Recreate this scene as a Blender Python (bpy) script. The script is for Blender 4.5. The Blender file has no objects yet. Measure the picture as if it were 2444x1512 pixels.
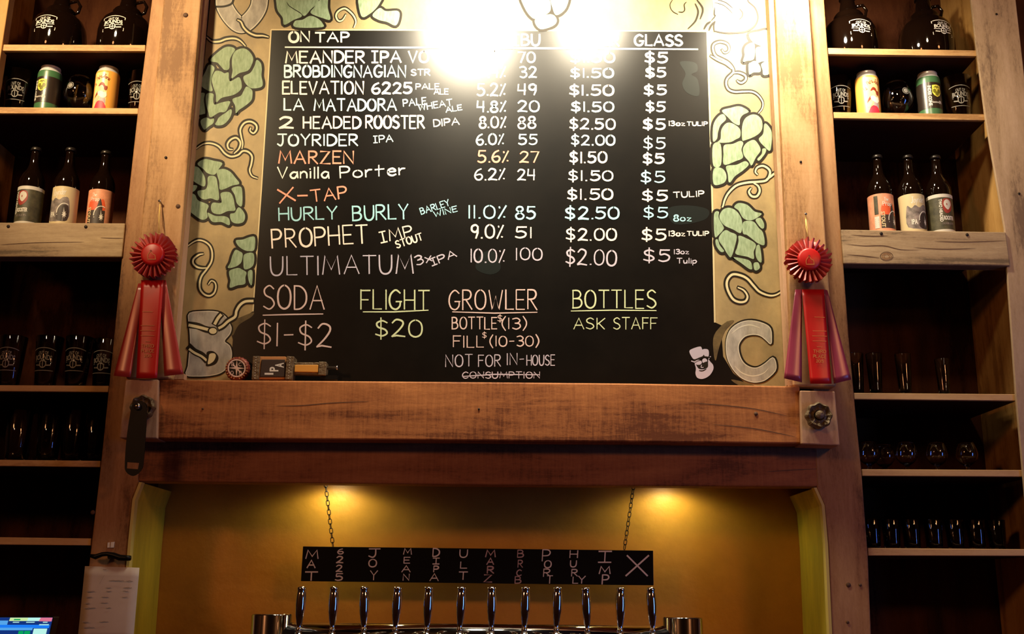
import bpy, bmesh, math, random
from math import sin, cos, pi, radians, sqrt, atan2
from mathutils import Vector, Matrix
random.seed(7)
C = bpy.context.scene.collection
SC = bpy.context.scene

# ------------------------------------------------------------------ camera
EYE = Vector((0, 0, 1.6)); FPX = 2600.0; PITCH = radians(14.2); ROLL = 0.0088
_F = Vector((0, cos(PITCH), sin(PITCH))); _U0 = Vector((0, -sin(PITCH), cos(PITCH))); _X = Vector((1, 0, 0))
_R = _X*cos(ROLL) + _U0*sin(ROLL); _U = _U0*cos(ROLL) - _X*sin(ROLL)
cd = bpy.data.cameras.new('camera'); cam = bpy.data.objects.new('camera', cd); C.objects.link(cam)
cd.sensor_width = 36; cd.sensor_fit = 'HORIZONTAL'; cd.lens = 36*FPX/2444; cd.clip_start = .05; cd.clip_end = 60
cam.matrix_world = Matrix(((_R.x, _U.x, -_F.x, EYE.x), (_R.y, _U.y, -_F.y, EYE.y), (_R.z, _U.z, -_F.z, EYE.z), (0, 0, 0, 1)))
SC.camera = cam
def P(px, py, Y):
    """point of the upright plane at distance Y that a photo measurement refers to"""
    d = _F*FPX + _R*(px-1222) - _U*(py-756)
    return EYE + d*(Y/d.y)

# ------------------------------------------------------------------ world, exposure, lights
vs = SC.view_settings; SC.display_settings.display_device = 'sRGB'
vs.view_transform = 'Standard'; vs.look = 'None'; vs.exposure = 0.0; vs.gamma = 1.0; vs.use_curve_mapping = False
w = bpy.data.worlds.new('world'); SC.world = w; w.use_nodes = True
w.node_tree.nodes['Background'].inputs[0].default_value = (0.9, 0.45, 0.2, 1)
w.node_tree.nodes['Background'].inputs[1].default_value = 0.0015
SC.cycles.max_bounces = 8; SC.cycles.transmission_bounces = 8; SC.cycles.glossy_bounces = 4; SC.cycles.diffuse_bounces = 3
SC.cycles.caustics_reflective = False; SC.cycles.caustics_refractive = False; SC.cycles.sample_clamp_indirect = 4.0
SC.cycles.use_denoising = True
def point(name, loc, power, col, r=.04):
    l = bpy.data.lights.new(name, 'POINT'); l.energy = power; l.color = col; l.shadow_soft_size = r
    o = bpy.data.objects.new(name, l); o.location = loc; C.objects.link(o); return o
def spot(name, loc, aim, power, col, angle=70, blend=.6, r=.03):
    l = bpy.data.lights.new(name, 'SPOT'); l.energy = power; l.color = col; l.shadow_soft_size = r
    l.spot_size = radians(angle); l.spot_blend = blend
    o = bpy.data.objects.new(name, l); o.location = loc; C.objects.link(o)
    o.rotation_euler = (Vector(aim)-Vector(loc)).to_track_quat('-Z', 'Y').to_euler(); return o
def area(name, loc, aim, sx, sy, power, col):
    l = bpy.data.lights.new(name, 'AREA'); l.energy = power; l.color = col; l.shape = 'RECTANGLE'; l.size = sx; l.size_y = sy
    o = bpy.data.objects.new(name, l); o.location = loc; C.objects.link(o)
    o.rotation_euler = (Vector(aim)-Vector(loc)).to_track_quat('-Z', 'Y').to_euler(); return o
BOARD_Y = 2.80
WARMW = (1.0, .86, .62); WARM = (1.0, .62, .32)
# three track heads over the menu board, aimed down at it
HEADS = [((-.15, 2.34, 3.42), (-.10, 2.80, 3.00), 40, .13), ((.245, 2.38, 3.42), (.25, 2.8, 3.02), 20, .07), ((.72, 2.54, 3.31), (.76, 2.8, 3.05), 17, .04)]
for i, (l_, a_, p_, r_) in enumerate(HEADS):
    spot('track_light', l_, a_, p_*3.2, WARMW, (106, 100, 140)[i], .9, r_)
# ceiling lamps of the room, some metres in front of the bar
spot('ceiling_spot', (-1.75, 1.1, 3.95), (-1.15, 2.8, 3.05), 380, (1, .76, .44), 36, 1, .11)
spot('ceiling_spot', (.55, .9, 3.95), (1.1, 2.8, 3.05), 80, (1, .76, .46), 40, 1, .11)
for x_, y_, p_ in ((-3.2, -1.6, 34), (3.3, -1.6, 34)):
    point('room_lamp', (x_, y_, 3.7), p_*3.3, (1, .38, .13), .28)
for x_ in (-1.95, 1.95):
    point('glint_light', (x_, .3, 2.75), 7.0, (1, .66, .36), .07)  # added unseen bulbs: glints on the glasses, brighter sign letters
area('blue_side_light', (3.3, .5, 1.75), (.8, 2.8, 1.7), .40, 1.3, 15, (.12, .3, 1.0))  # unseen blue source at the right, for blue streaks on chrome and glass

# ------------------------------------------------------------------ materials
def mat(name): 
    m = bpy.data.materials.new(name); m.use_nodes = True
    return m, m.node_tree, m.node_tree.nodes['Principled BSDF']
def plain(name, col, rough=.6, metal=0, spec=.5, **k):
    m, nt, b = mat(name)
    b.inputs['Base Color'].default_value = (*col, 1); b.inputs['Roughness'].default_value = rough
    b.inputs['Metallic'].default_value = metal; b.inputs['Specular IOR Level'].default_value = spec
    if 'bump' in k:
        tc = nt.nodes.new('ShaderNodeTexCoord'); n = nt.nodes.new('ShaderNodeTexNoise'); n.inputs['Scale'].default_value = k.get('bscale', 60); n.inputs['Detail'].default_value = 5
        bp = nt.nodes.new('ShaderNodeBump'); bp.inputs['Strength'].default_value = k['bump']; bp.inputs['Distance'].default_value = .01
        nt.links.new(tc.outputs['Object'], n.inputs['Vector']); nt.links.new(n.outputs[0], bp.inputs['Height']); nt.links.new(bp.outputs[0], b.inputs['Normal'])
    if 'var' in k:
        tc = nt.nodes.new('ShaderNodeTexCoord'); n = nt.nodes.new('ShaderNodeTexNoise'); n.inputs['Scale'].default_value = k.get('vscale', 12); n.inputs['Detail'].default_value = 6
        n.inputs['Roughness'].default_value = .65
        mp = nt.nodes.new('ShaderNodeMapping'); mp.inputs['Scale'].default_value = k.get('vmap', (1, 1, 1))
        r = nt.nodes.new('ShaderNodeValToRGB'); v = k['var']
        r.color_ramp.elements[0].position = .32; r.color_ramp.elements[1].position = .68
        r.color_ramp.elements[0].color = (*[c*(1-v) for c in col], 1); r.color_ramp.elements[1].color = (*[min(1, c*(1+v)) for c in col], 1)
        if 'col2' in k: r.color_ramp.elements[0].color = (*k['col2'], 1)
        nt.links.new(tc.outputs['Object'], mp.inputs['Vector']); nt.links.new(mp.outputs[0], n.inputs['Vector'])
        nt.links.new(n.outputs[0], r.inputs[0]); nt.links.new(r.outputs[0], b.inputs['Base Color'])
    return m
def emit(name, col, s=1.0):
    m, nt, b = mat(name)
    b.inputs['Base Color'].default_value = (0, 0, 0, 1); b.inputs['Emission Color'].default_value = (*col, 1); b.inputs['Emission Strength'].default_value = s
    b.inputs['Roughness'].default_value = .3
    return m
def glassmat(name, col=(1, 1, 1), rough=.0, ior=1.54):
    m, nt, b = mat(name)
    b.inputs['Base Color'].default_value = (*col, 1); b.inputs['Roughness'].default_value = rough
    b.inputs['Transmission Weight'].default_value = 1; b.inputs['IOR'].default_value = ior
    return m
def wood(name, dark, mid, light, axis='Z', rough=.62, grain=1.0, seed=0, saw=.0, blotch=.5, bump=.35):
    """weathered board: streaks along the grain, broad stains, fine saw marks across"""
    m, nt, b = mat(name); N = nt.nodes.new; L = nt.links.new
    b.inputs['Roughness'].default_value = rough; b.inputs['Specular IOR Level'].default_value = .35
    tc = N('ShaderNodeTexCoord')
    def mapped(sc, off):
        mp = N('ShaderNodeMapping'); mp.inputs['Scale'].default_value = sc; mp.inputs['Location'].default_value = (off+seed*3.1, off*.7, seed*1.7)
        L(tc.outputs['Object'], mp.inputs['Vector']); return mp
    def ax(along, across): 
        return (along, across, across) if axis == 'X' else (across, across, along)
    n1 = N('ShaderNodeTexNoise'); n1.inputs['Scale'].default_value = 4*grain; n1.inputs['Detail'].default_value = 8; n1.inputs['Roughness'].default_value = .62; n1.inputs['Distortion'].default_value = .5
    L(mapped(ax(.45, 5.5), 1).outputs[0], n1.inputs['Vector'])
    n2 = N('ShaderNodeTexNoise'); n2.inputs['Scale'].default_value = 3.2; n2.inputs['Detail'].default_value = 5; n2.inputs['Distortion'].default_value = .8
    L(mapped(ax(.8, 2.6), 5).outputs[0], n2.inputs['Vector'])
    n3 = N('ShaderNodeTexNoise'); n3.inputs['Scale'].default_value = 14; n3.inputs['Detail'].default_value = 7; n3.inputs['Roughness'].default_value = .75
    L(mapped(ax(9, .7), 9).outputs[0], n3.inputs['Vector'])
    n4 = N('ShaderNodeTexNoise'); n4.inputs['Scale'].default_value = 40; n4.inputs['Detail'].default_value = 6; n4.inputs['Roughness'].default_value = .8
    L(mapped(ax(1.2, 4), 9).outputs[0], n4.inputs['Vector'])
    def mth(op, a, c):
        q = N('ShaderNodeMath'); q.operation = op
        for i, v in enumerate((a, c)):
            if isinstance(v, (int, float)): q.inputs[i].default_value = v
            else: L(v, q.inputs[i])
        return q.outputs[0]
    f = mth('ADD', mth('MULTIPLY', n1.outputs[0], 1-blotch), mth('MULTIPLY', n2.outputs[0], blotch))
    f = mth('ADD', f, mth('MULTIPLY', mth('SUBTRACT', n3.outputs[0], .5), saw))
    f = mth('ADD', f, mth('MULTIPLY', mth('SUBTRACT', n4.outputs[0], .5), .28))
    r = N('ShaderNodeValToRGB'); e = r.color_ramp.elements
    e[0].position = .39; e[0].color = (*dark, 1); e[1].position = .64; e[1].color = (*light, 1)
    x = e.new(.47); x.color = (*mid, 1)
    L(f, r.inputs[0]); L(r.outputs[0], b.inputs['Base Color'])
    bp = N('ShaderNodeBump'); bp.inputs['Strength'].default_value = bump; bp.inputs['Distance'].default_value = .004
    L(f, bp.inputs['Height']); L(bp.outputs[0], b.inputs['Normal'])
    return m
M = {}
M['post'] = wood('weathered_post_wood', (.24, .115, .04), (.45, .245, .10), (.62, .37, .18), 'Z', seed=1, saw=.10, blotch=.6)
M['stile'] = wood('weathered_stile_wood', (.14, .055, .018), (.31, .145, .055), (.46, .25, .11), 'Z', seed=4, blotch=.5)
M['grey'] = wood('grey_weathered_wood', (.17, .12, .07), (.36, .25, .14), (.50, .37, .22), 'X', seed=9, blotch=.3, saw=.05, grain=1.6)
M['greyz'] = wood('grey_weathered_stile_wood', (.20, .13, .08), (.42, .29, .17), (.56, .40, .26), 'Z', seed=12, blotch=.5)
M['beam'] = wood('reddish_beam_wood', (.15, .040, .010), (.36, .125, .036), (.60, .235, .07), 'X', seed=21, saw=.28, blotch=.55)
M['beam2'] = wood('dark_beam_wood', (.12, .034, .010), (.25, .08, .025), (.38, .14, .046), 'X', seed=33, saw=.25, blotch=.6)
M['block'] = wood('pale_block_wood', (.40, .22, .12), (.54, .32, .19), (.66, .42, .27), 'Z', seed=40, blotch=.6)
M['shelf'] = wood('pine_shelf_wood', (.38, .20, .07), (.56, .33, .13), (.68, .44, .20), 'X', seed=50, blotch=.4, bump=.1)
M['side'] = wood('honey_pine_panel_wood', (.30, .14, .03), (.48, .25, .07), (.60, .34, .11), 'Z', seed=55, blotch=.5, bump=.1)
M['dshelf'] = plain('shade_dark_shelf', (.045, .014, .006), .7, spec=.1)  # shade under the shelves put into one even dark colour
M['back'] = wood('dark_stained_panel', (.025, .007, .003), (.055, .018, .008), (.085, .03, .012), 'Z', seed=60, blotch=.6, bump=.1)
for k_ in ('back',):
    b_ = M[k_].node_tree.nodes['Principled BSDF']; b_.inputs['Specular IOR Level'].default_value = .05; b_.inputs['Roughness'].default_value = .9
M['knot'] = plain('dark_knot', (.10, .045, .02), .7)
M['iron'] = plain('dark_nail_iron', (.03, .02, .015), .6, .6)
M['tan'] = plain('mural_tan_paint', (.33, .238, .10), .55, var=.28, vscale=9, vmap=(1, 1, .6), bump=.05)
M['field'] = plain('black_chalkboard_paint', (.003, .0022, .0015), .285, spec=.5, var=.5, vscale=7)
M['olive'] = plain('mural_olive_shade', (.10, .065, .018), .55, var=.5, vscale=30)
M['pblack'] = plain('mural_black_line', (.014, .010, .005), .5, spec=.2)
M['green'] = plain('mural_green_chalk', (.25, .33, .21), .65, var=.30, vscale=70, vmap=(2, 1, .5), col2=(.17, .25, .13))
M['gray'] = plain('mural_grey_letter_chalk', (.36, .33, .27), .7, var=.28, vscale=45, vmap=(1, 1, .4))
M['grayl'] = plain('mural_grey_letter_edge', (.58, .54, .42), .7)
M['cream'] = plain('mural_cream_line', (.66, .58, .33), .65)
M['edge'] = plain('board_light_edge', (.62, .50, .26), .6)
M['c_cream'] = plain('chalk_cream', (.86, .72, .60), .7)
M['c_white'] = plain('chalk_white', (.80, .77, .66), .7)
M['c_sign'] = plain('sign_chalk_white', (.95, .92, .82), .7)
M['c_cyan'] = plain('chalk_cyan', (.32, .62, .66), .7)
M['c_mint'] = plain('chalk_pale_mint', (.60, .80, .75), .7)
M['c_coral'] = plain('chalk_coral', (.85, .30, .19), .7)
M['c_lav'] = plain('chalk_lavender', (.46, .42, .50), .7)
M['c_lime'] = plain('chalk_pale_lime', (.55, .62, .36), .7)
M['c_pink'] = plain('chalk_dusty_pink', (.60, .44, .40), .7)
M['c_dim'] = plain('chalk_dim_grey', (.36, .31, .26), .8)
M['smudge'] = plain('chalk_smudge', (.008, .011, .010), .30, spec=.48)
M['orangewall'] = plain('ochre_wall_paint', (.60, .275, .036), .42, var=.14, vscale=5, bump=.25, bscale=22)
M['yellow'] = plain('yellow_jamb_paint', (.50, .40, .03), .6, var=.25, vscale=5, vmap=(3, 3, .6), bump=.1)
M['yedge'] = plain('pale_yellow_edge', (.60, .48, .13), .6)
M['red'] = plain('red_satin', (.62, .008, .008), .38, spec=.6)
M['redd'] = plain('red_satin_tail', (.48, .045, .04), .30, spec=.8)
M['redp'] = plain('bluelit_red_satin_tail', (.34, .045, .09), .30, spec=.8)  # red tail satin with the blue light's purple tint put into its colour
M['pleat'] = plain('pleated_pink_red_satin', (.62, .10, .085), .35, spec=.7)
M['gold'] = plain('gold_print', (.60, .22, .06), .4)
M['string'] = plain('yellow_string', (.72, .50, .16), .7)
M['chrome'] = plain('polished_chrome', (.80, .80, .82), .07, 1)
M['steel'] = plain('brushed_steel', (.55, .55, .56), .2, 1)
M['cast'] = plain('aged_cast_metal', (.17, .12, .065), .48, .35, bump=.5, bscale=90)
M['black'] = plain('black_plastic', (.003, .0028, .0028), .4, spec=.2)
M['blackm'] = plain('black_painted_metal', (.006, .004, .003), .5, spec=.2)
M['paper'] = plain('white_paper', (.62, .53, .45), .8, var=.08, vscale=8)
M['print'] = plain('faint_print', (.34, .28, .24), .8)
M['white'] = plain('white_tag', (.8, .76, .68), .6)
M['floor'] = plain('dark_floor', (.03, .015, .01), .6)
M['plaster'] = plain('dim_plaster', (.05, .028, .016), .8)
M['ceil'] = plain('dark_ceiling', (.02, .014, .01), .8)
M['glass'] = glassmat('clear_glass')
M['etch'] = plain('frosted_etching', (.24, .22, .19), .7)
M['decal'] = plain('white_screen_print', (.75, .72, .64), .5)
M['amber'] = plain('dark_amber_glass', (.005, .002, .001), .05, spec=.45)
M['capm'] = plain('cap_dark', (.02, .015, .012), .35, .4)
M['alu'] = plain('aluminium', (.70, .69, .67), .35, .35)
M['cangreen'] = plain('can_green', (.05, .14, .055), .32, spec=.7)
M['canblack'] = plain('can_dark_band', (.022, .014, .009), .32, spec=.7)
M['canorange'] = plain('can_orange', (.85, .40, .07), .35, spec=.6)
M['canpeach'] = plain('can_peach', (.95, .66, .28), .35)
M['yellowp'] = plain('print_yellow', (.80, .72, .09), .5)
M['olivep'] = plain('print_olive', (.18, .17, .01), .5)
M['skin'] = plain('print_skin', (.88, .50, .33), .5)
M['hair'] = plain('print_auburn', (.28, .03, .01), .5)
M['blouse'] = plain('print_white', (.90, .84, .70), .5)
M['skirt'] = plain('print_red_skirt', (.80, .03, .06), .5)
M['violet'] = plain('print_grey_violet', (.42, .33, .34), .5)
M['lblack'] = plain('label_black', (.035, .022, .018), .5)
M['lgreen'] = plain('label_olive_black', (.06, .055, .028), .5, var=.5, vscale=60)
M['lgrey'] = plain('label_grey_clouds', (.20, .165, .15), .5, var=.6, vscale=70)
M['lcream'] = plain('label_cream', (.62, .50, .28), .5)
M['lwhite'] = plain('label_white_band', (.62, .58, .50), .5)
M['lpink'] = plain('label_salmon', (.72, .30, .17), .5, var=.2, vscale=40)
M['lred'] = plain('label_red_orange', (.70, .10, .03), .5)
M['dimred'] = plain('label_dark_red', (.30, .03, .02), .5)
M['capred'] = plain('bottle_cap_red', (.20, .03, .02), .45, .2)
M['caplight'] = plain('bottle_cap_pink_white', (.72, .52, .46), .5)
M['corange'] = plain('tap_block_orange', (.70, .32, .05), .5)
M['copper'] = plain('tap_block_copper_wood', (.55, .24, .08), .5)
M['lamp'] = emit('lamp_glow', (1, .86, .6), 25)
M['s_blue'] = emit('screen_blue', (.01, .22, 1.0), .9); M['s_sky'] = emit('screen_sky', (.10, .42, .9), .9)
M['s_navy'] = emit('screen_navy', (.005, .04, .25), .8); M['s_white'] = emit('screen_mint_white', (.55, 1, .9), .9)
M['s_lime'] = emit('screen_lime', (.65, .9, .4), .9); M['s_pink'] = emit('screen_pink', (.9, .22, .35), .8); M['s_green'] = emit('screen_green', (.0, .45, .13), .8)

# ------------------------------------------------------------------ mesh helpers
ORG = {}
class MB:
    def __init__(s): s.v = []; s.f = []; s.mi = []; s.mats = []; s.sm = []
    def m(s, name):
        if name not in s.mats: s.mats.append(name)
        return s.mats.index(name)
    def add(s, vs_, fs, mname, smooth=False):
        o = len(s.v); k = s.m(mname); s.v += [Vector(p) for p in vs_]
        for f in fs: s.f.append([o+i for i in f]); s.mi.append(k); s.sm.append(smooth)
    def box(s, x0, x1, y0, y1, z0, z1, m_):
        s.add([(x0,y0,z0),(x1,y0,z0),(x1,y1,z0),(x0,y1,z0),(x0,y0,z1),(x1,y0,z1),(x1,y1,z1),(x0,y1,z1)],
              [(0,3,2,1),(4,5,6,7),(0,1,5,4),(1,2,6,5),(2,3,7,6),(3,0,4,7)], m_)
    def prism(s, pts, yf, yb, m_):
        """pts: polygon [(x,z)] in the upright plane, extruded from yf (front) to yb"""
        n = len(pts); a = sum(pts[i][0]*pts[(i+1)%n][1]-pts[(i+1)%n][0]*pts[i][1] for i in range(n))
        if a < 0: pts = pts[::-1]
        s.add([(x, yf, z) for x, z in pts]+[(x, yb, z) for x, z in pts],
              [tuple(range(n)), tuple(range(2*n-1, n-1, -1))]+[(i, i+n, (i+1)%n+n, (i+1)%n) for i in range(n)], m_)
    def lathe(s, prof, m_, seg=32, c=(0,0,0), axis='z', cap0=True, cap1=True, smooth=True):
        vv = []
        for r, h in prof:
            for k in range(seg):
                a = 2*pi*k/seg; x, y = r*cos(a), r*sin(a)
                p = (x, y, h) if axis == 'z' else ((x, h, y) if axis == 'y' else (h, x, y))
                vv.append(Vector(p)+Vector(c))
        fs = []
        for j in range(len(prof)-1):
            for k in range(seg):
                q = (j*seg+k, j*seg+(k+1)%seg, (j+1)*seg+(k+1)%seg, (j+1)*seg+k)
                fs.append(q if axis in 'z' else q[::-1])
        s.add(vv, fs, m_, smooth)
        o = len(s.v)-len(vv)
        if cap0 and prof[0][0] > 1e-6: s.f.append([o+k for k in (range(seg-1, -1, -1) if axis == 'z' else range(seg))]); s.mi.append(s.m(m_)); s.sm.append(False)
        if cap1 and prof[-1][0] > 1e-6:
            b_ = o+(len(prof)-1)*seg
            s.f.append([b_+k for k in (range(seg) if axis == 'z' else range(seg-1, -1, -1))]); s.mi.append(s.m(m_)); s.sm.append(False)
    def tube(s, pts, r, m_, seg=10, closed=False):
        pts = [Vector(p) for p in pts]; n = len(pts); vv = []
        up = None
        for i, p in enumerate(pts):
            a = pts[(i-1)%n] if (closed or i > 0) else p; b_ = pts[(i+1)%n] if (closed or i < n-1) else p
            t = (b_-a).normalized()
            if up is None: up = Vector((0,0,1)) if abs(t.z) < .9 else Vector((1,0,0))
            u = (up - t*up.dot(t)).normalized(); v_ = t.cross(u); up = u
            rr = r[i] if isinstance(r, (list, tuple)) else r
            for k in range(seg): vv.append(p+u*rr*cos(2*pi*k/seg)+v_*rr*sin(2*pi*k/seg))
        fs = []
        for j in range(n if closed else n-1):
            for k in range(seg):
                j2 = (j+1)%n
                fs.append((j*seg+k, j*seg+(k+1)%seg, j2*seg+(k+1)%seg, j2*seg+k))
        if not closed: fs += [tuple(range(seg-1,-1,-1)), tuple((n-1)*seg+k for k in range(seg))]
        s.add(vv, fs, m_, True)
def origin(o): return ORG.get(o.name, Vector((0, 0, 0))) if o else Vector((0, 0, 0))
def obj(name, mb, parent=None, loc=None, bevel=0, **props):
    """link a builder as ONE mesh object; its points are world positions"""
    me = bpy.data.meshes.new(name)
    o = bpy.data.objects.new(name, me); C.objects.link(o)
    base = origin(parent) if parent else (Vector(loc) if loc is not None else Vector((0,0,0)))
    if parent: o.parent = parent
    else: o.location = base
    ORG[o.name] = base.copy()
    me.from_pydata([v-base for v in mb.v], [], mb.f)
    for n in mb.mats: me.materials.append(M[n])
    me.polygons.foreach_set('material_index', mb.mi); me.polygons.foreach_set('use_smooth', mb.sm); me.update()
    if bevel:
        b = o.modifiers.new('bevel', 'BEVEL'); b.width = bevel; b.segments = 2; b.limit_method = 'ANGLE'; b.angle_limit = radians(50)
    for k, v in props.items(): o[k] = v
    return o
def thing(name, label, cat, loc=(0,0,0), group=None):
    o = bpy.data.objects.new(name, None); C.objects.link(o); o.location = loc; o.empty_display_size = .05
    ORG[o.name] = Vector(loc); o['label'] = label; o['category'] = cat
    if group: o['group'] = group
    return o
def tag(o, label, cat, group=None):
    o['label'] = label; o['category'] = cat
    if group: o['group'] = group
    return o
def copy_tree(o, parent=None):
    c = o.copy(); C.objects.link(c); c.parent = parent
    ORG[c.name] = origin(o).copy()
    for ch in list(o.children): copy_tree(ch, c)
    return c
def quad(px, Y):
    return [(p.x, p.z) for p in (P(a, b, Y) for a, b in px)]
def slab(name, px, yf, yb, m_, parent=None, bevel=.003, **props):
    mb = MB(); q = quad(px, yf); mb.prism(q, yf, yb, m_)
    loc = None
    if not parent: loc = (sum(a for a, _ in q)/len(q), (yf+yb)/2, min(b for _, b in q))
    return obj(name, mb, parent, loc, bevel, **props)

# ------------------------------------------------------------------ 2-D painting: ribbons, fills, strokes (in a plane or on a curved wall)
def crom(pts, closed=False, k=6):
    if len(pts) < 3: return list(pts)
    n = len(pts); out = []
    rng = range(n) if closed else range(n-1)
    for i in rng:
        p0 = pts[(i-1)%n] if (closed or i > 0) else pts[i]; p1 = pts[i]; p2 = pts[(i+1)%n]; p3 = pts[(i+2)%n] if (closed or i < n-2) else p2
        for j in range(k):
            t = j/k; t2 = t*t; t3 = t2*t
            out.append(tuple(.5*((2*p1[d])+(-p0[d]+p2[d])*t+(2*p0[d]-5*p1[d]+4*p2[d]-p3[d])*t2+(-p0[d]+3*p1[d]-3*p2[d]+p3[d])*t3) for d in (0, 1)))
    if not closed: out.append(tuple(pts[-1]))
    return out
def pts_(s): return [tuple(float(c) for c in q.split(',')) for q in s.split()]
def clipx(pts, c, sg):
    out = []
    for i in range(len(pts)):
        a, b = pts[i-1], pts[i]; da, db = (a[0]-c)*sg, (b[0]-c)*sg
        if (da >= 0) != (db >= 0): t = da/(da-db); out.append((a[0]+(b[0]-a[0])*t, a[1]+(b[1]-a[1])*t))
        if db >= 0: out.append(b)
    return out
class Paint:
    """flat print collected in 2-D, then laid on a surface by a mapping (u, v, lift) -> point"""
    def __init__(s, fmap, lift=.0004, flip=False): s.map = fmap; s.mb = MB(); s.l = lift; s.flip = flip; s.strip = 0
    def face(s, pts, m_, smooth=False):
        xs = [p[0] for p in pts]
        if s.strip and max(xs)-min(xs) > s.strip*1.01:      # slice so that it bends with the surface
            k0, k1 = math.floor(min(xs)/s.strip), math.ceil(max(xs)/s.strip)
            for k in range(k0, k1):
                q = clipx(clipx(pts, k*s.strip, 1), (k+1)*s.strip, -1)
                if len(q) > 2: s.face1(q, m_, True)
            return
        s.face1(pts, m_, smooth)
    def face1(s, pts, m_, smooth=False):
        n = len(pts); a = sum(pts[i][0]*pts[(i+1)%n][1]-pts[(i+1)%n][0]*pts[i][1] for i in range(n))
        if (a > 0) != s.flip: pts = pts[::-1]
        s.mb.add([s.map(x, y, s.l) for x, y in pts], [tuple(range(n))], m_, smooth)
    def ribbon(s, pts, w_, m_, closed=False, taper=0.0, step=.00002):
        n = len(pts)
        if n < 2: return
        L_, R_ = [], []
        for i, p in enumerate(pts):
            a = pts[(i-1)%n] if (closed or i > 0) else p; b_ = pts[(i+1)%n] if (closed or i < n-1) else p
            dx, dy = b_[0]-a[0], b_[1]-a[1]; d = math.hypot(dx, dy) or 1; dx /= d; dy /= d
            t = i/(n-1); ww = (w_(t) if callable(w_) else w_)*.5
            if taper: ww *= 1-taper*abs(2*t-1)**3
            x, y = p
            if not closed and i == 0: x -= dx*ww*.6; y -= dy*ww*.6
            if not closed and i == n-1: x += dx*ww*.6; y += dy*ww*.6
            L_.append((x-dy*ww, y+dx*ww)); R_.append((x+dy*ww, y-dx*ww))
        vv = [s.map(x, y, s.l) for x, y in L_]+[s.map(x, y, s.l) for x, y in R_]
        fs = []
        for i in range(n if closed else n-1):
            j = (i+1) % n
            f = (i, j, j+n, i+n); fs.append(f if not s.flip else f[::-1])
        s.mb.add(vv, fs, m_); s.l += step
    def fill(s, pts, m_, smooth=True, k=4):
        s.face(crom(pts, True, k) if smooth else pts, m_); s.l += .00002
    def obj(s, name, parent, **props): return obj(name, s.mb, parent, **props)

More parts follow.
